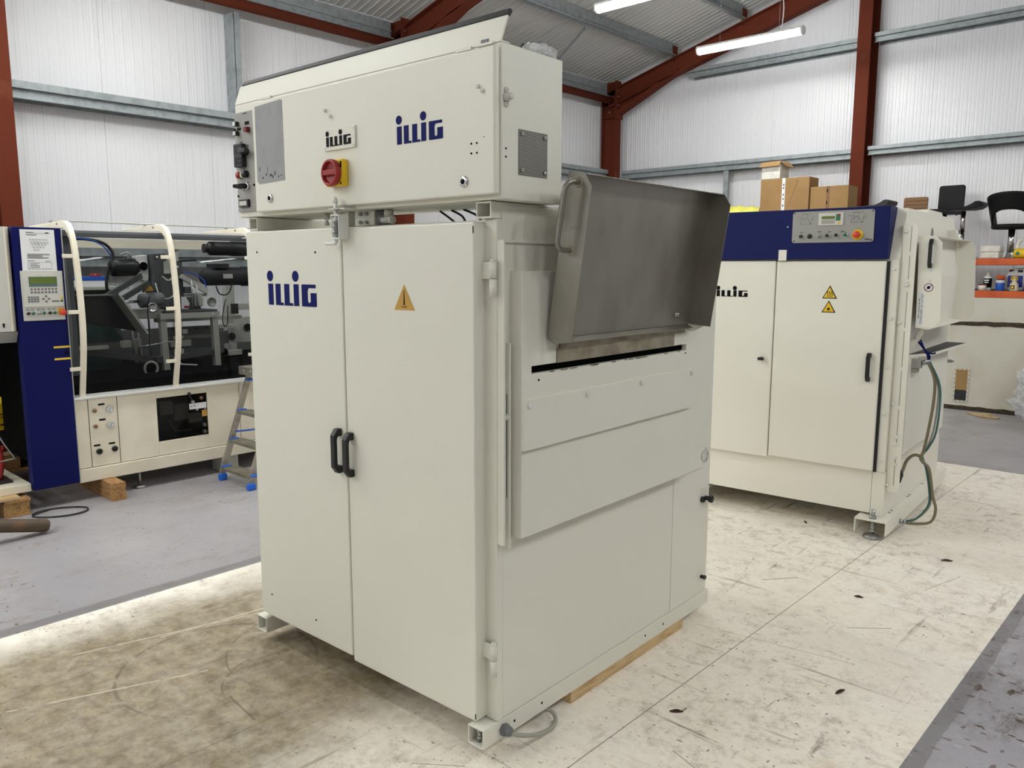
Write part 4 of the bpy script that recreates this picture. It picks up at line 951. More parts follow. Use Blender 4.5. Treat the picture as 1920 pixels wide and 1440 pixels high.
s2 = thing('bar_stool', 'bar stool with a flat black seat curling up at one end on a chrome pole', 'bar stool', (-2.365, 9.70, ZT), group='bar stools on the rack')
stool_base(s2, -2.365, 9.70, 2.10)
part('seat', seat_profile(B(), -2.52, 2.118, .95, 9.54, 9.86), M['leather'], s2, .006)
part('lift_lever', B().tube([(-2.365, 9.69, 2.09), (-2.40, 9.66, 2.075), (-2.425, 9.64, 2.058)], .006, 8), M['black'], s2)
s3 = thing('bar_stool', 'tub-shaped black bar stool with an oval cut-out in its back', 'bar stool', (-1.905, 9.72, ZT), group='bar stools on the rack')
stool_base(s3, -1.905, 9.72, 1.90, R=.055)
part('seat', B().lathe([(0, 0), (.175, .0), (.19, .012), (.19, .036), (.17, .048), (0, .05)], (-1.905, 9.72, 1.90), (0, 0, 1), 36), M['leather'], s3)
b = B(); nt, ns = 40, 8; G = [[], []]
for side in (0, 1):
    for i in range(nt+1):
        t = (-118+236*i/nt)*PI/180; c = max(0, math.cos(t*.95))
        hole = max(0, 1-(abs(t)/(62*PI/180))**2.4)
        zl = 1.935+.155*hole**.55 if hole > 0 else 1.935
        zu = 2.10+.168*(max(0, math.cos(t*.70)))**.8
        row = []
        for j in range(ns+1):
            z = zl+(zu-zl)*j/ns; k = (z-1.93)/.34; r = .185+.075*k-(.014 if side else 0)
            row.append(b.bm.verts.new((-1.905+r*math.sin(t), 9.72-r*math.cos(t), z)))
        G[side].append(row)
for i in range(nt):
    for j in range(ns):
        b.face([G[0][i][j], G[0][i+1][j], G[0][i+1][j+1], G[0][i][j+1]], True); b.face([G[1][i][j], G[1][i][j+1], G[1][i+1][j+1], G[1][i+1][j]], True)
    for j in (0, ns): b.face([G[0][i][j], G[0][i+1][j], G[1][i+1][j], G[1][i][j]])
for i in (0, nt):
    for j in range(ns): b.face([G[0][i][j], G[0][i][j+1], G[1][i][j+1], G[1][i][j]])
part('tub_back', b, M['leather'], s3)
s4 = thing('bar_stool', 'bar stool with a ribbed brown back, peeping over the blue-fronted machine', 'bar stool', (-2.90, 9.72, ZT), group='bar stools on the rack')
stool_base(s4, -2.90, 9.72, 2.06)
part('seat', B().prism(rrect(-3.06, -2.74, 2.06, 2.10, .018), 'y', 9.56, 9.88), M['leather'], s4, .008)
b = slab_rounded(B(), -3.025, -2.775, 2.10, 2.288, .02, lambda x, z: 0, 9.86, 9.888)
for z in (2.13, 2.17, 2.21, 2.25): b.cyl((-3.018, 9.862, z), (-2.782, 9.862, z), .009, n=8)
part('backrest', b, M['card2'], s4, .004)
s5 = thing('bar_stool', 'bar stool whose curled black seat tip shows over the blue fascia', 'bar stool', (-3.30, 9.72, ZT), group='bar stools on the rack')
stool_base(s5, -3.30, 9.72, 2.165)
part('seat', seat_profile(B(), -3.46, 2.178, 1.0, 9.56, 9.88), M['dkgrey'], s5, .006)
# small things on the two shelves
def packet(x0, x1, y0, y1, z0, z1, lab, nm='paper_packet', mt_='bag', grp=None, cat='packet'):
    return solo(nm, B().box(x0, x1, y0, y1, z0, z1), M[mt_], lab, cat, grp, .008)
packet(-2.135, -1.965, 9.52, 9.72, ZT, ZT+.064, 'white paper packet, lower of the two on the rack beside the tub stool', grp='white packets on the rack')
packet(-2.14, -1.955, 9.52, 9.71, ZT+.066, ZT+.128, 'white paper packet, upper of the two on the rack beside the tub stool', grp='white packets on the rack')
packet(-2.0, -1.2, 10.05, 10.2, ZT, ZT+.10, 'low dark tray at the back of the top shelf', 'tray', 'dkgrey', None, 'tray')
yb = thing('plastic_pouch', 'yellow plastic pouch on the top shelf by the right edge of the photo', 'pouch', (-1.75, 9.56, ZT))
part('pouch_body', B().lathe([(0, 0), (.04, .004), (.050, .03), (.052, .12), (.045, .17), (.02, .19)], (-1.84, 9.56, ZT+.047), (1, 0, 0), 14), M['yellow'], yb)
part('pouch_emblem', B().disc((-1.795, 9.509, ZT+.047), .018, (0, -1, 0)), M['green'], yb)
tr = solo('paper_roll', B().tube([(-1.82, 9.60, ZT+.096), (-1.815, 9.60, ZT+.14), (-1.80, 9.60, ZT+.175), (-1.775, 9.60, ZT+.185)], .018, 10), M['bag'], 'scrap of white rolled paper standing on the yellow pouch', 'paper roll')
ZL = 1.269
t = thing('bottle', 'white bottle with a dark printed label on the lower shelf beside the tub', 'bottle', (-2.06, 9.60, ZL), group='bottles on the lower shelf')
part('bottle_body', B().lathe([(.036, 0), (.038, .01), (.038, .135), (.030, .15), (.012, .155), (.012, .165)], (-2.06, 9.60, ZL), (0, 0, 1), 20), M['white'], t)
part('bottle_label', B().lathe([(.0385, .03), (.0385, .125)], (-2.06, 9.60, ZL), (0, 0, 1), 20), M['ink'], t); part('label_print', B().box(-2.085, -2.04, 9.558, 9.562, ZL+.098, ZL+.112).box(-2.082, -2.045, 9.558, 9.562, ZL+.078, ZL+.088), M['paper'], t)
part('bottle_cap', B().lathe([(.013, 0), (.012, .02), (0, .021)], (-2.06, 9.60, ZL+.162), (0, 0, 1), 14), M['beige'], t)
t = thing('tub', 'small white tub with a red band on the lower shelf', 'tub', (-2.09, 9.53, ZL))
part('tub_body', B().lathe([(.036, 0), (.038, .055)], (-2.09, 9.53, ZL), (0, 0, 1), 20), M['bag'], t); part('tub_lid', B().lathe([(.040, 0), (.040, .012), (0, .013)], (-2.09, 9.53, ZL+.055), (0, 0, 1), 20), M['darkred'], t)
t = thing('spray_can', 'blue spray can with an orange cap on the lower shelf', 'spray can', (-1.935, 9.56, ZL))
part('can_body', B().lathe([(.038, 0), (.040, .004), (.040, .105), (.034, .115)], (-1.935, 9.56, ZL), (0, 0, 1), 24), M['bottleblue'], t); part('can_band', B().lathe([(.0405, .080), (.0405, .108)], (-1.935, 9.56, ZL), (0, 0, 1), 24), M['paper'], t)
part('can_cap', B().lathe([(.039, 0), (.038, .035), (.030, .042), (0, .043)], (-1.935, 9.56, ZL+.115), (0, 0, 1), 24), M['orange'], t)
t = thing('jerrycan', 'white jerrycan with a blue and yellow label on the lower shelf', 'jerrycan', (-1.80, 9.68, ZL))
part('jerrycan_body', B().prism([(-1.895, ZL), (-1.735, ZL), (-1.730, ZL+.02), (-1.730, ZL+.20), (-1.745, ZL+.232), (-1.82, ZL+.235), (-1.845, ZL+.20), (-1.885, ZL+.192), (-1.90, ZL+.17), (-1.90, ZL+.02)], 'y', 9.63, 9.73), M['white'], t, .012)
part('handle_hole', B().box(-1.80, -1.755, 9.6285, 9.63, ZL+.188, ZL+.212), M['dkgrey'], t)
lb = part('jerrycan_label', B().box(-1.885, -1.75, 9.6285, 9.63, ZL+.035, ZL+.155), M['canblue'], t); part('label_shield', B().prism(rrect(-1.858, -1.792, ZL+.098, ZL+.150, .02), 'y', 9.6275, 9.6285), M['yellow'], lb)
text_part('label_text', 'WD-40', .024, FRONT(-1.825, 9.627, ZL+.126), M['ink'], lb)
part('jerrycan_cap', B().lathe([(.022, 0), (.022, .024), (0, .025)], (-1.865, 9.68, ZL+.192), (0, 0, 1), 16), M['darkred'], t)
t = thing('bottle', 'cream dropper bottle in front of the white jerrycan', 'bottle', (-1.805, 9.54, ZL), group='bottles on the lower shelf')
part('bottle_body', B().lathe([(.036, 0), (.038, .01), (.038, .068), (.022, .09), (.012, .11), (.010, .125), (.005, .14)], (-1.805, 9.54, ZL), (0, 0, 1), 20), M['beige'], t); part('bottle_label', B().box(-1.83, -1.795, 9.4995, 9.503, ZL+.018, ZL+.058), M['ink'], t)
part('label_patch', B().box(-1.822, -1.803, 9.499, 9.4995, ZL+.025, ZL+.05), M['warn'], t)
t = thing('bottle', 'dark blue bottle cut by the right edge of the photo on the lower shelf', 'bottle', (-1.685, 9.60, ZL), group='bottles on the lower shelf')
part('bottle_body', B().lathe([(.045, 0), (.047, .01), (.047, .13), (.03, .155), (.016, .16)], (-1.685, 9.60, ZL), (0, 0, 1), 20), M['canblue'], t); part('bottle_cap', B().lathe([(.018, 0), (.018, .02), (0, .021)], (-1.685, 9.60, ZL+.16), (0, 0, 1), 14), M['yellow'], t)
# on the floor by the enclosure
b = B(); pts = [(-2.08, 9.26), (-2.0, 9.16), (-1.90, 9.10), (-1.76, 9.08), (-1.75, 9.14), (-1.86, 9.22), (-1.96, 9.30)]
b.prism(pts, 'z', .004, .012); b.prism([(-1.95, .004), (-1.90, .03), (-1.85, .034), (-1.80, .004)], 'y', 9.10, 9.2)
solo('cardboard_scrap', b, M['wood'], 'torn flat scrap of cardboard on the floor before the white board wall', 'cardboard scrap')
bt = thing('wrapped_bundle', 'large clear-plastic wrapped bundle on the floor at the right edge of the photo', 'bundle', (-1.10, 8.86, 0))
def crumple(seed, sx, sz, amp, lo, hi):
    b = B(); bmesh.ops.create_icosphere(b.bm, subdivisions=5, radius=1); rnd = random.Random(seed)
    fr_ = [(Vector((rnd.uniform(-1, 1), rnd.uniform(-1, 1), rnd.uniform(-1, 1))).normalized()*rnd.uniform(lo, hi), rnd.uniform(0, 6)) for _ in range(16)]
    for v in b.bm.verts:
        d = v.co.copy(); k = sum(abs(math.sin(d.dot(f)+p)) for f, p in fr_)/16; s_ = 1+amp*(k-.64)
        h = (d.z+1)/2; wide = 1.25-.75*h
        v.co = Vector((-1.10+d.x*sx*wide*s_, 8.86+d.y*sx*.85*wide*s_, max(.003, sz*(h*1.06-.06)*s_)))
    return b
part('film_shell', crumple(11, .50, .92, .9, 5, 16), M['film'], bt); part('wrapped_core', crumple(4, .34, .78, .4, 2, 5), M['midgrey'], bt)

# ================================================================== ivory machine with smoked panes along the left wall
lm = thing('industrial_machine', 'long ivory machine with smoked panes and a blue control column along the left wall', 'machine', (-6.1, 2.6, .12))
P = lambda n, b, mt, par=None, bev=0, label=None: part(n, b, M[mt], par or lm, bev, label)
XF = -5.45
def fbox(x0, x1, y0, y1, z0, z1): return B().box(x0, x1, y0, y1, z0, z1)
YE = 4.30
b = B()
for a, c in ((1.80, 1.884), (1.889, 2.064), (2.069, 2.326), (2.687, 2.934), (2.939, 3.6), (3.605, YE)): b.box(XF-.02, XF, a, c, .208, .660)
b.box(XF-.02, XF, 2.326, 2.687, .208, .305).box(XF-.02, XF, 2.326, 2.687, .609, .660)
P('front_panel', b, 'ivory', bev=.002)
P('base_body', fbox(-6.85, XF-.10, 1.80, YE, .125, .655), 'hdark')
P('base_skirt', fbox(-6.85, XF+.012, 1.80, YE, .118, .204), 'ivory', bev=.004)
P('base_beam', fbox(-6.7, XF, .9, 1.525, .122, .172), 'ivory', bev=.003)
P('sill_rail', B().prism([(XF-.06, .658), (XF+.028, .658), (XF+.034, .664), (XF+.034, .676), (XF-.06, .682)], 'y', 1.80, YE), 'white', bev=.001)
P('rear_frame', fbox(-6.88, -6.82, .9, 2.66, .125, 1.33).box(-6.88, -6.82, 2.66, YE, .125, .98), 'hdark')
P('floor_tray', fbox(-6.8, -5.52, 1.80, YE, .656, .745), 'dark')
# gauges and knobs on the small panel
for z in (.575, .472):
    g = P('pressure_gauge', B().lathe([(.023, 0), (.023, .012), (.019, .014), (.018, .008), (0, .008)], (XF, 2.016, z), (1, 0, 0), 24), 'chrome')
    part('gauge_face', B().disc((XF+.0085, 2.016, z), .018, (1, 0, 0)), M['paper'], g)
    part('gauge_needle', B().sheet([(XF+.010, 2.004, z-.010), (XF+.010, 2.006, z-.012), (XF+.010, 2.024, z+.009), (XF+.010, 2.022, z+.011)], .0006).disc((XF+.0095, 2.016, z-.011), .003, (1, 0, 0)), M['ink'], g)
    P('regulator_knob', B().lathe([(.012, 0), (.013, .01), (.010, .016), (0, .017)], (XF, 1.923, z+.002), (1, 0, 0), 16), 'card2')
for y, z in ((1.935, .305), (2.032, .308)):
    k = P('flow_knob', B().lathe([(.019, 0), (.019, .010), (.014, .014), (.008, .016), (.006, .010), (0, .010)], (XF, y, z), (1, 0, 0), 20), 'black')
for y, z in ((1.968, .613), (1.968, .512), (1.924, .347), (2.017, .347)): P('tag_plate', fbox(XF, XF+.001, y-.020, y+.020, z-.006, z+.006), 'ink')
# dark inspection window low in the front
wn = P('inspection_window', fbox(XF-.012, XF-.006, 2.327, 2.686, .306, .608), 'darkglass')
P('window_interior', fbox(XF-.09, XF-.03, 2.36, 2.45, .48, .57).box(XF-.09, XF-.03, 2.46, 2.56, .43, .54).box(XF-.09, XF-.03, 2.56, 2.66, .40, .46), 'hlight')
P('window_pipe', B().tube([(XF-.04, 2.43, .44), (XF-.04, 2.45, .38), (XF-.04, 2.48, .355), (XF-.04, 2.58, .35)], .006, 8), 'hlight')
lv = P('clamp_lever', B().tube([(XF+.01, 2.575, .560), (XF+.022, 2.553, .595), (XF+.03, 2.544, .618)], .006, 8), 'black'); part('lever_ball', B().lathe([(0, -.013), (.009, -.009), (.013, 0), (.009, .009), (0, .013)], (XF+.03, 2.544, .620), (0, 0, 1), 16), M['black'], lv)
part('lever_hub', B().cyl((XF-.006, 2.576, .557), (XF+.018, 2.576, .557), .010), M['zinc'], lv)
P('window_label', fbox(XF-.006, XF-.0045, 2.556, 2.682, .500, .542), 'paper'); P('label_mark', fbox(XF-.0045, XF-.004, 2.570, 2.574, .517, .525).sheet([(XF-.0042, 2.585, .530), (XF-.0042, 2.588, .533), (XF-.0042, 2.603, .520), (XF-.0042, 2.600, .517)], .0006), 'ink')
P('yellow_label', fbox(XF-.006, XF-.0045, 2.646, 2.684, .44, .485), 'gold')
for y, z, r, mt_ in ((2.610, .494, .008, 'zinc'), (2.668, .497, .008, 'zinc'), (2.645, .575, .013, 'card2')): P('window_knob', B().lathe([(r, 0), (r, .008), (r*.6, .014), (0, .014)], (XF-.006, y, z), (1, 0, 0), 16), mt_)
for y, z in ((2.656, .378), (2.656, .330)): k = P('hand_knob', B().lathe([(.017, 0), (.017, .014), (.012, .018), (0, .018)], (XF-.006, y, z), (1, 0, 0), 20), 'black'); part('knob_cap', B().disc((XF+.012, y, z), .005, (1, 0, 0)), M['zinc'], k)
# blue control column
bc = P('control_column', fbox(-5.50, XF+.03, 1.530, 1.796, .128, 1.734), 'navy', bev=.004)
part('column_edge', fbox(XF-.02, XF+.026, 1.797, 1.803, .128, 1.730), M['hlight'], bc)
XC = XF+.03
pp = thing('paper_sheet', 'printed white paper sheet taped on the blue control column', 'paper', (XC+.002, 1.665, 1.46))
part('sheet', B().sheet([(XC+.0018, 1.569, 1.459), (XC+.0018, 1.759, 1.457), (XC+.0012, 1.757, 1.722), (XC+.0012, 1.570, 1.720)], .0008), M['paper'], pp)
b = B(); XQ = XC+.0028; rnd = random.Random(2)
def ln(y0, y1, z, h=.0022): b.box(XQ, XQ+.0003, y0, y1, z, z+h)
ln(1.602, 1.644, 1.702, .003); ln(1.705, 1.727, 1.700, .005); ln(1.60, 1.735, 1.698, .0008); ln(1.602, 1.660, 1.687, .003)
for r, (n, z) in enumerate(((6, 1.656), (6, 1.640), (5, 1.628), (4, 1.612), (2, 1.596))):
    for i in range(n):
        y = 1.618+.0175*(i+r*.3); ln(y, y+.010, z, .0012); ln(y, y+.010, z+.007, .0012); ln(y, y+.001, z, .007); ln(y+.009, y+.010, z, .007)
for z in (1.574, 1.569, 1.564, 1.559, 1.554, 1.549): ln(1.60, 1.60+rnd.uniform(.08, .125), z)
ln(1.60, 1.638, 1.534, .0028); ln(1.694, 1.725, 1.532, .0022); ln(1.60, 1.728, 1.526, .0008); ln(1.60, 1.728, 1.484, .0008); ln(1.60, 1.6008, 1.484, .042); ln(1.728, 1.7288, 1.484, .042)
for z in (1.519, 1.513, 1.507, 1.501, 1.495): ln(1.612, 1.612+rnd.uniform(.025, .07), z, .002)
for i in range(7): ln(1.604+.018*i, 1.612+.018*i, 1.487, .0025)
ln(1.602, 1.612, 1.466, .0025); ln(1.72, 1.73, 1.466, .0025); ln(1.60, 1.735, 1.472, .0006)
part('printed_lines', b, M['dkgrey'], pp)
hp_ = part('operator_panel', fbox(XC, XC+.006, 1.553, 1.784, 1.176, 1.475), M['ctl2'], bc, .001)
part('keypad_unit', fbox(XC+.006, XC+.010, 1.560, 1.779, 1.258, 1.460), M['ctl2'], hp_, .002)
XK = XC+.010
part('lcd_window', fbox(XK, XK+.0006, 1.598, 1.746, 1.398, 1.436), M['lcd'], hp_); part('lcd_surround', fbox(XK, XK+.0004, 1.594, 1.750, 1.380, 1.440), M['teal'], hp_)
b = B()
for r in range(3):
    for i in range(8): b.box(XK, XK+.0012, 1.600+.0193*i, 1.612+.0193*i, 1.378-.019*r, 1.390-.019*r)
for y, z in ((1.682, 1.322), (1.666, 1.306), (1.697, 1.306), (1.682, 1.290)): b.box(XK, XK+.0012, y-.006, y+.006, z-.006, z+.006)
for i in range(3):
    for j in range(4): b.box(XK, XK+.0008, 1.582+.016*j, 1.595+.016*j, 1.286+.013*i, 1.296+.013*i)
b.box(XK, XK+.0006, 1.712, 1.756, 1.286, 1.295)
part('keypad_keys', b, M['midgrey'], hp_)
part('yellow_key', fbox(XK, XK+.0012, 1.762, 1.775, 1.302, 1.315), M['yellow'], hp_); part('green_key', fbox(XK, XK+.0012, 1.762, 1.775, 1.286, 1.299), M['green'], hp_)
XB = XC+.006
for y, c in ((1.577, 'black'), (1.604, 'green'), (1.636, 'zinc'), (1.662, 'green'), (1.695, 'black'), (1.722, 'green')):
    k = part('push_button', B().lathe([(.0125, 0), (.0125, .007), (.010, .009), (0, .009)], (XB, y, 1.222), (1, 0, 0), 20), M['chrome'], hp_)
    part('button_tag', fbox(XB, XB+.0015, y-.011, y+.011, 1.236, 1.250), M['ctlgrey'], k); part('button_cap', B().lathe([(.0095, 0), (.0095, .013), (0, .014)], (XB, y, 1.221), (1, 0, 0), 18), M[c], k)
es = part('emergency_stop', fbox(XB, XB+.006, 1.742, 1.778, 1.208, 1.250), M['gold'], hp_); part('mushroom_head', B().lathe([(.010, 0), (.010, .016), (.018, .020), (.018, .030), (.012, .036), (0, .036)], (XB+.006, 1.764, 1.222), (1, 0, 0), 22), M['ored'], es)
for z in (1.006, .932): part('yellow_label', fbox(XC, XC+.0008, 1.704, 1.800 if z > 1 else 1.799, z-.006, z+.006), M['warn'], bc)
part('column_lock', B().disc((XC, 1.775, .968), .010, (1, 0, 0), .004), M['ink'], bc)
P('column_back', fbox(-5.95, -5.505, 1.535, 1.795, .30, 1.72), 'dark')
P('shade_panel', fbox(-5.58, -5.57, 1.805, 1.90, .80, 1.70), 'midgrey')
# white cabinet left of the column
wc = P('side_cabinet', fbox(-6.3, XF+.012, .75, 1.490, 1.115, 1.733), 'ctl2', bev=.002); part('cabinet_edge', B().prism([(XF+.012, 1.490), (XF+.012, 1.498), (XF-.01, 1.522), (-6.3, 1.522), (-6.3, 1.490)], 'z', 1.115, 1.733), M['ivory'], wc, .002)
part('cabinet_lock', B().disc((XF+.012, 1.45, 1.16), .006, (1, 0, 0), .006).box(XF+.012, XF+.02, 1.447, 1.453, 1.142, 1.158), M['ink'], wc); part('yellow_sticker', fbox(XF+.012, XF+.0128, 1.452, 1.462, 1.682, 1.712), M['gold'], wc)
P('cabinet_skirt', B().prism([(XF+.005, 1.113), (XF-.04, 1.045), (-6.3, 1.045), (-6.3, 1.113)], 'y', .75, 1.525), 'ctlgrey')
P('rear_shroud', fbox(-6.75, -6.70, .75, 1.80, .28, 1.05), 'dark')
# arches, top bar, rods, panes
prof = [(-5.44, .655), (-5.425, .72), (-5.375, .90), (-5.345, 1.05), (-5.338, 1.22), (-5.348, 1.40), (-5.372, 1.58), (-5.405, 1.69), (-5.45, 1.755), (-5.51, 1.783), (-5.60, 1.786)]
def smooth(p, k=4):
    out = []
    for i in range(len(p)-1):
        a, b_, c, d = [Vector((q[0], 0, q[1])) for q in (p[max(i-1, 0)], p[i], p[i+1], p[min(i+2, len(p)-1)])]
        for j in range(k):
            t = j/k; v = .5*((2*b_)+(c-a)*t+(2*a-5*b_+4*c-d)*t*t+(3*b_-a-3*c+d)*t*t*t); out.append((v.x, v.z))
    return out+[p[-1]]
sp = smooth(prof)
def arch(y, stubs):
    b = B(); outer = sp+[(-6.15, 1.770)]
    inner = []
    for i, (x, z) in enumerate(outer):
        a = outer[max(i-1, 0)]; c = outer[min(i+1, len(outer)-1)]; t = Vector((c[0]-a[0], c[1]-a[1])).normalized()
        wd_ = (.030 if outer[i][1] < 1.70 else .046) if i < len(sp) else .008; inner.append((x-t.y*wd_, z+t.x*-0 - (0 if abs(t.y) > .5 else 0)))
        inner[-1] = (x-t.y*wd_, z+t.x*wd_) if False else (x-abs(t.y)*wd_, z-abs(t.x)*wd_)
    n = len(outer)
    V = [[b.bm.verts.new((p[0], yy, p[1])) for p in q] for yy in (y-.016, y+.016) for q in (outer, inner)]
    for i in range(n-1):
        b.face([V[0][i], V[0][i+1], V[1][i+1], V[1][i]]); b.face([V[2][i+1], V[2][i], V[3][i], V[3][i+1]])
        b.face([V[0][i+1], V[0][i], V[2][i], V[2][i+1]]); b.face([V[1][i], V[1][i+1], V[3][i+1], V[3][i]])
    for i in (0, n-1): b.face([V[0][i], V[1][i], V[3][i], V[2][i]])
    a = P('pane_arch', b, 'ivory', bev=.003)
    for z in stubs:
        x = min(sp, key=lambda q: abs(q[1]-z))[0]; part('arch_tab', fbox(x-.024, x-.008, y-.075, y-.014, z-.012, z+.012), M['ivory'], a, .002)
    part('tab_screw', B().cyl((-5.62, y-.018, 1.768), (-5.62, y-.012, 1.768), .006), M['ink'], a)
    part('arch_pin', B().cyl((-5.78, y, 1.76), (-5.78, y, 1.795), .010, n=10), M['midgrey'], a)
for y in (1.858, 2.465, 3.075, 3.69): arch(y, (1.565, 1.222, .862))
P('top_bar', fbox(-5.60, -5.54, 1.80, YE, 1.690, 1.730), 'midgrey', bev=.003)
P('top_rod', B().cyl((-5.78, 1.858, 1.797), (-5.78, YE, 1.797), .005, n=8), 'hlight')
gs = [(x-.034, z) for x, z in sp if .68 < z < 1.72]
def pane(y0, y1):
    b = B(); A = [b.bm.verts.new((x, y0, z)) for x, z in gs]; C = [b.bm.verts.new((x, y1, z)) for x, z in gs]
    for i in range(len(gs)-1): b.face([A[i], A[i+1], C[i+1], C[i]], True)
    P('smoked_pane', b, 'glass')
for a, c in ((1.805, 1.857), (1.859, 2.464), (2.466, 3.074), (3.076, 3.69)): pane(a, c)
# what stands behind the panes
P('rear_beam', fbox(-6.76, -6.70, 1.8, YE, 1.645, 1.722), 'ivory', bev=.003)
for y in (1.84, 3.10, 4.2): P('rear_post', fbox(-6.78, -6.72, y-.03, y+.03, .74, 1.66), 'hlight' if y > 3 else 'hdark', bev=.002)
P('parts_ledge', fbox(-6.85, -6.5, 1.86, 2.62, 1.325, 1.345), 'hlight')
sb = thing('storage_box', 'white box with a blue lid on the ledge behind the smoked pane', 'box', (-6.68, 2.42, 1.345))
part('box_body', fbox(-6.76, -6.60, 2.26, 2.50, 1.346, 1.395), M['paper'], sb, .003); part('box_lid', fbox(-6.765, -6.595, 2.26, 2.505, 1.396, 1.424), M['bottleblue'], sb, .004)
solo('reel', B().lathe([(.045, 0), (.045, .012), (.03, .014), (.03, .022), (0, .022)], (-6.68, 2.44, 1.425), (0, 0, 1), 20), M['red'], 'small red reel on the blue box lid behind the smoked pane', 'reel')
P('green_guard', B().sheet([(-6.2, 1.90, .95), (-6.2, 2.44, .945), (-6.2, 2.32, 1.11), (-6.2, 2.18, 1.235), (-6.2, 1.90, 1.26)], .01).sheet([(-6.1, 1.90, .76), (-6.1, 2.35, .76), (-6.1, 2.35, .86), (-6.1, 1.90, .88)], .01), 'tealdark')
P('chute', B().prism([(2.02, 1.300), (2.18, 1.306), (2.215, 1.276), (2.352, 1.05), (2.31, 1.06), (2.15, 1.095), (2.02, 1.128)], 'x', -5.90, -5.74), 'dkgrey', bev=.004)
P('chute_lit_top', B().prism([(-5.90, 2.015), (-5.73, 2.015), (-5.73, 2.185), (-5.755, 2.225), (-5.90, 2.225)], 'z', 1.304, 1.310), 'midgrey')  # paler plate over the dark chute: light on its top put into the colour
P('chute_lip', B().sheet([(-5.735, 2.18, 1.310), (-5.735, 2.205, 1.300), (-5.735, 2.365, 1.045), (-5.735, 2.35, 1.040)], -.15), 'hlight')
for dz, x in ((0, -5.98), (-.05, -5.86)): P('chute_arm', B().sheet([(x, 2.22, 1.30+dz), (x, 2.25, 1.275+dz), (x, 2.50, 1.42+dz), (x, 2.49, 1.455+dz)], .03), 'hdark')
P('motor', B().lathe([(.045, 0), (.062, .012), (.066, .05), (.066, .17), (.050, .20)], (-6.1, 2.33, 1.493), (0, 1, .03), 20), 'black')
P('motor_mount', B().prism([(2.505, 1.578), (2.585, 1.588), (2.590, 1.43), (2.578, 1.385), (2.512, 1.425)], 'x', -6.14, -6.06).cyl((-6.06, 2.55, 1.505), (-6.05, 2.55, 1.505), .035, n=20), 'white', bev=.003)
P('mount_bore', B().disc((-6.0485, 2.55, 1.505), .031, (1, 0, 0)), 'dark')
P('drive_housing', B().prism([(2.60, 1.595), (2.70, 1.60), (2.70, 1.54), (2.82, 1.545), (2.82, 1.14), (2.64, 1.14), (2.60, 1.30)], 'x', -6.16, -6.0), 'hdark', bev=.004)
P('drive_cable', B().tube([(-5.98, 2.66, 1.58), (-5.94, 2.70, 1.54), (-5.93, 2.71, 1.44), (-5.94, 2.68, 1.40), (-5.97, 2.65, 1.43)], .005, 8), 'hlight'); P('drive_cable', B().tube([(-5.98, 2.60, 1.38), (-5.93, 2.60, 1.30), (-5.92, 2.65, 1.265), (-5.93, 2.71, 1.30), (-5.98, 2.72, 1.42)], .005, 8), 'hlight')
wt = P('warning_sign', B().sheet([(-5.86, 2.445, 1.318), (-5.86, 2.545, 1.322), (-5.86, 2.497, 1.405)], .002), 'ink'); part('sign_field', B().sheet([(-5.8575, 2.457, 1.325), (-5.8575, 2.534, 1.328), (-5.8575, 2.497, 1.392)], .001), M['gold'], wt)
P('cylinder_housing', B().lathe([(.04, 0), (.052, .008), (.052, .16), (.045, .17)], (-5.9, 2.44, 1.255), (0, 1, .05), 20), 'midgrey'); P('piston_rod', B().cyl((-5.9, 2.30, 1.25), (-5.9, 2.44, 1.253), .011), 'chrome')
P('handwheel', B().lathe([(.030, 0), (.036, .004), (.036, .010), (.028, .012), (.026, .004), (0, .004)], (-5.83, 2.50, 1.21), (1, 0, 0), 24), 'chrome')
P('press_bed', B().prism([(2.33, 1.20), (2.62, 1.19), (2.62, 1.12), (2.40, 1.13), (2.34, 1.16)], 'x', -6.1, -5.9), 'hlight', bev=.01)
P('table_frame', fbox(-5.90, -5.84, 2.56, 3.02, 1.118, 1.162).box(-6.3, -6.24, 2.56, 3.02, 1.118, 1.162).box(-6.24, -5.90, 2.56, 2.61, 1.12, 1.16).box(-6.24, -5.90, 2.97, 3.02, 1.12, 1.16), 'hlight', bev=.003)
for y in (2.585, 2.985): P('table_leg', B().sheet([(-5.85, y-.022, 1.118), (-5.85, y+.022, 1.118), (-5.85, y+.030, .745), (-5.85, y-.014, .745)], .045), 'hlight')
P('table_top', fbox(-6.3, -5.84, 2.60, 3.0, 1.162, 1.178), 'hdark')
P('machine_block', fbox(-6.1, -5.98, 2.64, 2.78, 1.18, 1.42).box(-6.05, -5.98, 2.80, 2.94, 1.18, 1.27), 'hdark', bev=.004)
P('link_arm', B().sheet([(-5.96, 2.78, 1.42), (-5.96, 2.80, 1.445), (-5.96, 3.0, 1.33), (-5.96, 2.99, 1.29)], .03), 'hlight')
P('clamp_handle', B().cyl((-6.0, 2.80, 1.545), (-6.0, 2.93, 1.552), .008, n=10), 'black'); P('air_line', B().tube([(-6.0, 2.82, 1.46), (-6.0, 2.90, 1.45), (-6.0, 2.98, 1.40), (-6.0, 3.0, 1.34)], .005, 8), 'bottleblue')
P('cross_box', fbox(-6.05, -5.98, 2.63, 3.03, .98, 1.045).box(-6.03, -5.98, 2.63, 3.03, .88, .955), 'hdark', bev=.003)
P('sensor_plate', fbox(-5.978, -5.972, 2.78, 2.82, .995, 1.03), 'paper')
P('dial_gauge', B().lathe([(.036, 0), (.036, .012), (.030, .014), (.029, .008), (0, .008)], (-5.9, 2.985, 1.234), (1, 0, .0), 24), 'zinc')
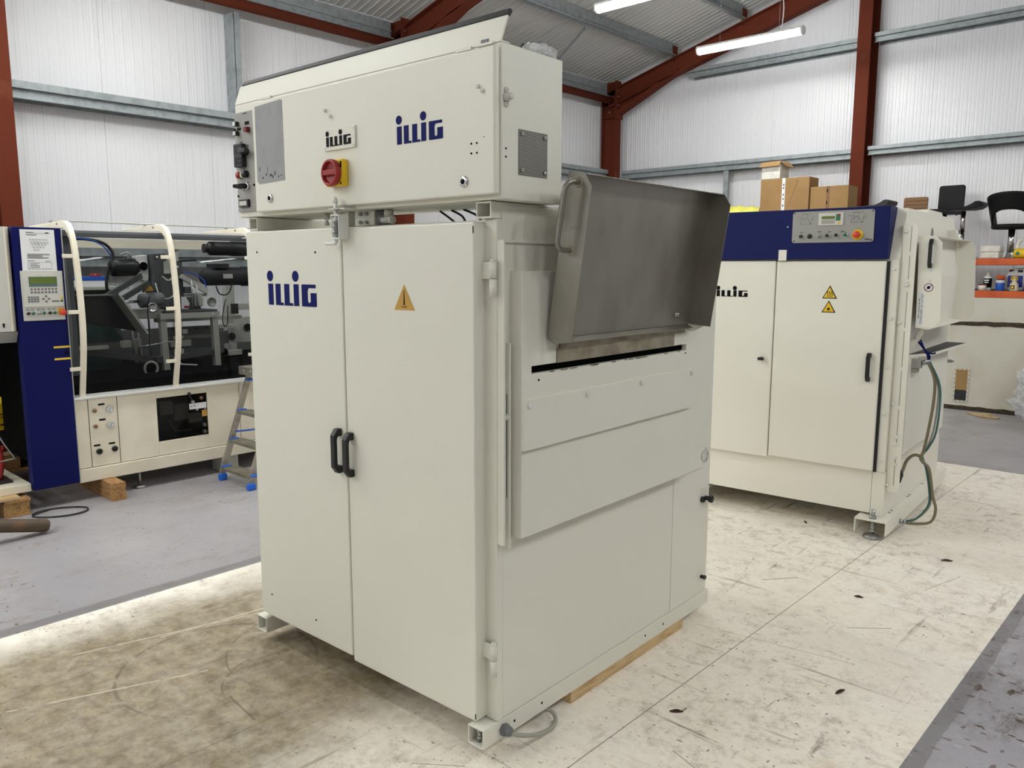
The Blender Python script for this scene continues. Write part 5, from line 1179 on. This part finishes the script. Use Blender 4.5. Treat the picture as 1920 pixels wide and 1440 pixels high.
P('motor', B().lathe([(.02, 0), (.055, .02), (.072, .05), (.072, .34), (.08, .36), (.08, .46)], (-6.1, 3.0, 1.425), (0, 1, 0), 18).box(-6.16, -6.04, 3.09, 3.22, 1.49, 1.525), 'dkgrey'); part('rating_plate', fbox(-6.028, -6.025, 3.16, 3.24, 1.41, 1.445), M['hlight'], bpy.data.objects['motor.001'])
P('motor', B().lathe([(.032, 0), (.038, .004), (.030, .022), (.034, .03), (.055, .05), (.055, .22), (.06, .23), (.06, .42)], (-6.1, 3.045, 1.645), (0, 1, 0), 18), 'black')
P('column', fbox(-6.45, -6.38, 3.36, 3.44, .75, 1.42), 'hlight', bev=.003); P('slide_block', fbox(-6.24, -6.16, 3.30, 3.46, .88, 1.09), 'hlight', bev=.003)
P('conveyor', B().sheet([(-5.88, 1.95, .965), (-5.88, 2.52, .845), (-5.88, 2.52, .80), (-5.88, 1.95, .92)], .03).sheet([(-5.86, 2.52, .845), (-5.86, 3.05, .87), (-5.86, 3.05, .84), (-5.86, 2.52, .80)], .03), 'hdark')
P('tie_bar', fbox(-5.80, -5.77, 1.95, 2.16, .94, .965), 'hlight'); P('tie_bar', B().cyl((-5.82, 2.38, .93), (-5.82, 2.68, .965), .006, n=8), 'chrome'); P('belt_wheel', B().lathe([(.05, 0), (.056, .006), (.05, .012), (.04, .012), (.04, 0)], (-5.80, 2.45, .775), (1, 0, 0), 24), 'hlight')
P('cable_bundle', B().tube([(-6.12, 2.10, 1.695), (-6.12, 2.20, 1.693), (-6.12, 2.30, 1.67), (-6.12, 2.355, 1.62), (-6.11, 2.36, 1.575), (-6.10, 2.325, 1.50), (-6.10, 2.30, 1.40), (-6.10, 2.30, 1.33)], .011, 10), 'dkgrey'); P('air_line', B().tube([(-6.10, 2.08, 1.70), (-6.10, 2.20, 1.69), (-6.10, 2.29, 1.65), (-6.10, 2.345, 1.58)], .005, 8), 'bottleblue')
P('hanging_cable', B().tube([(-6.0, 3.08, 1.36), (-6.0, 3.10, 1.30), (-6.0, 3.14, 1.28), (-6.0, 3.19, 1.30), (-6.0, 3.22, 1.38)], .005, 8), 'black'); P('hanging_cable', B().tube([(-5.80, 2.475, 1.30), (-5.80, 2.455, 1.20), (-5.80, 2.455, 1.0), (-5.80, 2.45, .93)], .004, 8), 'black')
# smaller fittings behind the panes
rnd = random.Random(21)
for y, z0, z1 in ((2.40, .80, 1.10), (2.44, .80, 1.05), (2.52, .78, 1.12), (2.86, 1.18, 1.40), (2.90, 1.18, 1.36)): P('guide_rod', B().cyl((-5.95, y, z0), (-5.95, y, z1), .007, n=10), 'zinc')
for y, z, w_, h, c in ((2.33, 1.15, .05, .06, 'hlight'), (2.36, .92, .07, .05, 'hlight'), (2.50, 1.145, .06, .05, 'white'), (2.70, 1.45, .05, .09, 'hlight'), (2.66, 1.20, .08, .05, 'hdark'), (2.92, 1.20, .06, .10, 'hlight'), (2.84, 1.30, .05, .05, 'hdark'), (2.76, .90, .16, .05, 'hlight'), (3.10, .90, .10, .10, 'hdark'), (3.14, 1.02, .14, .03, 'hlight'), (3.20, .80, .12, .04, 'hlight'), (3.22, 1.13, .05, .08, 'dkgrey'), (3.30, 1.16, .12, .05, 'hlight'), (2.44, .80, .05, .18, 'hlight')):
    P('bracket_plate', fbox(-6.00, -5.965, y-w_/2, y+w_/2, z, z+h), c, bev=.002)
for y, z in ((2.63, 1.57), (2.69, 1.50), (2.78, 1.50), (2.66, 1.33), (2.80, 1.25), (2.69, 1.155), (2.96, 1.142)): P('bolt_head', B().lathe([(.009, 0), (.009, .006), (.004, .008)], (-5.838 if z < 1.16 else -5.998, y, z), (1, 0, 0), 6), 'white')
for y, z in ((3.17, .95), (3.10, .83), (3.42, 1.0)): P('bore_ring', B().lathe([(.034, 0), (.034, .006), (.026, .006), (.026, 0)], (-5.96 if y < 3.3 else -6.158, y, z), (1, 0, 0), 22), 'dkgrey')
P('product_packet', B().prism([(2.745, 1.185), (2.79, 1.185), (2.80, 1.23), (2.775, 1.275), (2.75, 1.28)], 'x', -5.90, -5.87), 'paper', bev=.004); P('packet_stripe', fbox(-5.869, -5.868, 2.755, 2.79, 1.195, 1.212), 'red')
P('crossbeam', fbox(-6.1, -6.02, 2.62, 3.30, 1.085, 1.115), 'hlight', bev=.002); P('tool_plate', fbox(-6.06, -5.99, 2.82, 3.0, 1.275, 1.295), 'hlight', bev=.002)
for i in range(5): y = 2.62+.09*i; P('grub_screw', B().disc((-5.978, y, 1.03), .006, (1, 0, 0), .002), 'ink')
P('hanging_cable', B().tube([(-5.93, 3.12, 1.25), (-5.92, 3.09, 1.16), (-5.92, 3.08, 1.08), (-5.93, 3.10, 1.04), (-5.94, 3.13, 1.06), (-5.94, 3.14, 1.2)], .004, 8), 'black'); P('drive_cable', B().tube([(-5.98, 2.36, 1.585), (-5.95, 2.40, 1.60), (-5.96, 2.42, 1.57), (-6.0, 2.42, 1.56)], .006, 8), 'hlight')
P('waste_film', B().sheet([(-5.80, 2.62, .84), (-5.80, 2.65, .84), (-5.80, 2.68, .79), (-5.80, 2.80, .775), (-5.80, 2.80, .765), (-5.80, 2.64, .785)], .003), 'paper')
P('levelling_foot', B().lathe([(.044, 0), (.044, .010), (.030, .020), (.010, .024), (0, .024)], (-5.50, 2.20, 0), (0, 0, 1), 24).cyl((-5.50, 2.20, .02), (-5.50, 2.20, .118), .010), 'zinc')
# timber under it, pallet, odds and ends on the left
solo('timber_block', B().box(-6.15, -5.274, 1.933, 2.020, 0, .1175), M['wood2'], 'square brown timber baulk sticking out under the ivory machine', 'timber', bev=.003)
solo('support_block', B().box(-5.62, -5.47, 2.785, 2.915, 0, .1175), M['hlight'], 'pale grey block under the ivory machine behind the stepladder', 'block', bev=.003)
pl = thing('wooden_pallet', 'wooden pallet end with chipboard block under the left end of the ivory machine', 'pallet', (-5.6, 1.30, 0))
for x, y in ((-5.455, 1.42), (-5.455, .72), (-6.2, 1.42)): part('pallet_block', B().box(x-.07, x+.07, y-.07, y+.07, .012, .085), M['chip'], pl, .003)
part('deck_board', B().box(-6.28, -5.375, 1.355, 1.495, .0855, .1035), M['wood2'], pl, .003); part('deck_board', B().box(-5.53, -5.375, .6, 1.44, .104, .1215), M['wood'], pl, .003); part('bottom_board', B().box(-6.28, -5.375, 1.35, 1.495, 0, .0115), M['wood2'], pl, .002)
p2 = thing('wooden_pallet', 'wooden pallet behind the blue control column', 'pallet', (-6.3, 1.60, .1))
part('deck_board', B().box(-6.6, -6.15, 1.0, 1.78, .222, .248), M['wood'], p2, .003)
for y in (1.10, 1.62): part('pallet_block', B().box(-6.6, -6.16, y-.05, y+.05, .1185, .2215), M['wood2'], p2, .003)
part('bottom_board', B().box(-6.6, -6.15, 1.0, 1.78, .0975, .118), M['wood2'], p2, .003)
rnd = random.Random(9); labs_ = ['brown', 'grey', 'red', 'pale']
for i, (y, z, c, lab) in enumerate(((1.715, .252, 'wood2', 'scrap of brown packing lying on the rear pallet behind the blue column'), (1.64, .252, 'hlight', 'grey fitting lying on the rear pallet behind the blue column'), (1.57, .252, 'red', 'small red part lying on the rear pallet behind the blue column'))):
    solo('scrap_part', B().lathe([(.01, 0), (.03, .01), (.028, .03), (.014, .04), (0, .042)], (-6.175, y, z), (.05*i, .1, 1), 7, False), M[c], lab, 'scrap')
dm = thing('drum', 'yellow drum with a blue stripe behind the blue control column', 'drum', (-6.35, 1.52, .38))
part('drum_body', B().lathe([(.155, 0), (.16, .01), (.16, .18), (.155, .19)], (-6.36, 1.585, .392), (0, 0, 1), 36), M['yellow'], dm); 
b = B()
for i in range(9):
    a = .62+.035*i; r = .1607
    for k in (0,): b.sheet([(-6.36+r*math.cos(a), 1.585+r*math.sin(a), .46), (-6.36+r*math.cos(a+.036), 1.585+r*math.sin(a+.036), .46), (-6.36+r*math.cos(a+.036), 1.585+r*math.sin(a+.036), .565), (-6.36+r*math.cos(a), 1.585+r*math.sin(a), .565)], .001)
part('drum_stripe', b, M['bluep'], dm); part('drum_print', B().box(-6.205, -6.199, 1.54, 1.62, .50, .506).box(-6.205, -6.199, 1.53, 1.61, .48, .484).box(-6.203, -6.199, 1.58, 1.60, .425, .435), M['ink'], dm); part('drum_stand', B().cyl((-6.36, 1.585, .25), (-6.36, 1.585, .391), .14, n=24), M['dkgrey'], dm)
rt_ = thing('hand_trolley', 'red trolley frame at the left edge of the photo', 'trolley', (-5.62, 1.36, 0))
part('trolley_frame', B().tube([(-5.62, 1.40, .19), (-5.62, 1.42, .30), (-5.62, 1.40, .42), (-5.62, 1.36, .56), (-5.62, 1.30, .62)], .016, 8).tube([(-5.72, 1.40, .19), (-5.62, 1.40, .19), (-5.62, 1.25, .185)], .016, 8), M['red'], rt_); part('trolley_tray', B().box(-5.78, -5.55, 1.15, 1.455, .1725, .186), M['dkgrey'], rt_); part('wire_bail', B().tube([(-5.60, 1.39, .52), (-5.58, 1.43, .42), (-5.57, 1.475, .33), (-5.58, 1.47, .315), (-5.6, 1.30, .30)], .005, 8), M['zinc'], rt_)
part('trolley_wheel', B().cyl((-5.78, 1.30, .30), (-5.72, 1.30, .30), .09, n=24), M['rubber'], rt_)
# black strap loop, pipe
b = B(); pts = []
for i in range(61):
    t = i/60*2*PI*1.0+4.71; e = .006*math.sin(t*2); pts.append(Vector((-5.262+(.098+e)*math.cos(t)+.0*math.sin(t), 1.618+.152*math.sin(t)*1.0, .001)))
R_ = Matrix.Rotation(-.35, 3, 'Z'); c0 = Vector((-5.262, 1.618, 0)); pts = [R_ @ (p-c0)+c0 for p in pts]
tail = [pts[-1]+Vector((-.010*k, .020*k, 0)) for k in range(1, 7)]; pts = pts+tail
A = [b.bm.verts.new(p) for p in pts]; C = [b.bm.verts.new(p+Vector((0, 0, .012))) for p in pts]; A2 = [b.bm.verts.new(p+Vector((.0014, .0014, 0))) for p in pts]; C2 = [b.bm.verts.new(p+Vector((.0014, .0014, .012))) for p in pts]
for i in range(len(pts)-1):
    b.face([A[i], A[i+1], C[i+1], C[i]], True); b.face([A2[i+1], A2[i], C2[i], C2[i+1]], True); b.face([C[i], C[i+1], C2[i+1], C2[i]])
solo('packing_strap', b, M['rubber'], 'loop of black packing strap lying on the grey floor', 'strap')
solo('steel_pipe', B().lathe([(.0, 0), (.030, .0), (.037, .012), (.037, 1.3), (0, 1.3)], (-4.925, 1.445, .040), (.04, -1, .235), 28), M['rust'], 'rusty steel pipe end poking in from the left edge of the photo', 'pipe')
# aluminium stepladder
ld = thing('stepladder', 'aluminium stepladder with blue feet half hidden by the tallest machine', 'stepladder', (-5.07, 2.95, 0))
XA, XB_ = -5.262, -4.872
for x in (XA, XB_):
    s_ = 1 if x == XA else -1
    part('front_rail', B().sheet([(x-.011, 2.660, .03), (x-.011, 2.708, .03), (x-.011, 2.955, .74), (x-.011, 2.915, .74)], -.022), M['alu'], ld, .002)
    part('rear_rail', B().sheet([(x-.009, 3.36, .03), (x-.009, 3.395, .03), (x-.009, 3.055, .735), (x-.009, 3.02, .735)], -.018), M['alu'], ld, .002)
    for y in (2.680, 3.376): part('rubber_foot', B().box(x-.018, x+.018, y-.028, y+.028, 0, .045), M['bluep'], ld, .007)
    for z in (.095, .285, .485): y = 2.684+.348*z; part('tread_bracket', B().box(x-.016, x+.016, y-.035, y+.03, z-.004, z+.005), M['bluep'], ld, .001)
    part('spread_strap', B().tube([(x, 2.80, .335), (x, 2.9, .330), (x, 3.1, .325), (x, 3.235, .335)], .006, 6), M['bluep'], ld)
    part('top_bracket', B().box(x-.016, x+.016, 2.90, 2.95, .69, .705), M['bluep'], ld, .002)
for z in (.095, .285, .485):
    y = 2.684+.348*z; part('tread', B().box(XA+.017, XB_-.017, y-.045, y+.055, z-.022, z), M['alutread'], ld, .002)
part('platform', B().box(XA-.02, XB_+.02, 2.85, 3.10, .742, .80), M['alu'], ld, .003)
for x in (-5.215, -5.12): part('platform_rivet', B().lathe([(.012, 0), (.010, .004), (0, .005)], (x, 2.85, .770), (0, -1, 0), 14), M['zinc'], ld)
for i, y in enumerate((2.87, 2.92, 2.97)): pass
cloth = B().lathe([(0.0, 0), (.09, .002), (.10, .014), (.05, .024), (0, .026)], (-5.10, 2.97, .801), (0, 0, 1), 14, False)
solo('folded_cloth', cloth, M['paper'], 'white folded cloth on the platform of the stepladder', 'cloth')
# litter on the concrete
def litter(name, x, y, s, rz, mt_, lab, cat):
    b = B(); pts = [(-1, -.1), (-.5, -.28), (.2, -.22), (.9, -.05), (1, .1), (.3, .26), (-.4, .22)]
    pts = [(x+s*(p[0]*math.cos(rz)-p[1]*math.sin(rz)), y+s*(p[0]*math.sin(rz)+p[1]*math.cos(rz))) for p in pts]
    b.prism(pts, 'z', .001, .006); b.prism([(p[0]*.5+x*.5, p[1]*.5+y*.5) for p in pts], 'z', .006, .010); return solo(name, b, M[mt_], lab, cat, 'leaf litter on the concrete', .001)
litter('dry_leaf', -1.306, 2.249, .024, .6, 'leaf', 'dark curled leaf on the white concrete right of the mains cable', 'leaf')
litter('dry_leaf', -1.029, 4.44, .028, .4, 'leaf', 'brown leaf on the white concrete in front of the blue-fronted machine', 'leaf')
litter('dry_leaf', -.945, 2.758, .026, 1.2, 'leaf', 'reddish clump of debris on the white concrete near the lower right', 'leaf')
litter('dry_leaf', -1.197, 3.657, .020, .2, 'leaf', 'small dark leaf mid-way across the white concrete on the right', 'leaf')
litter('dry_leaf', -1.824, 4.56, .022, 2.2, 'leaf', 'small leaf just under the front edge of the blue-fronted machine', 'leaf')
litter('dry_leaf', -3.9, 2.28, .026, .9, 'leaf', 'brown leaf on the grey floor left of the tallest machine', 'leaf')
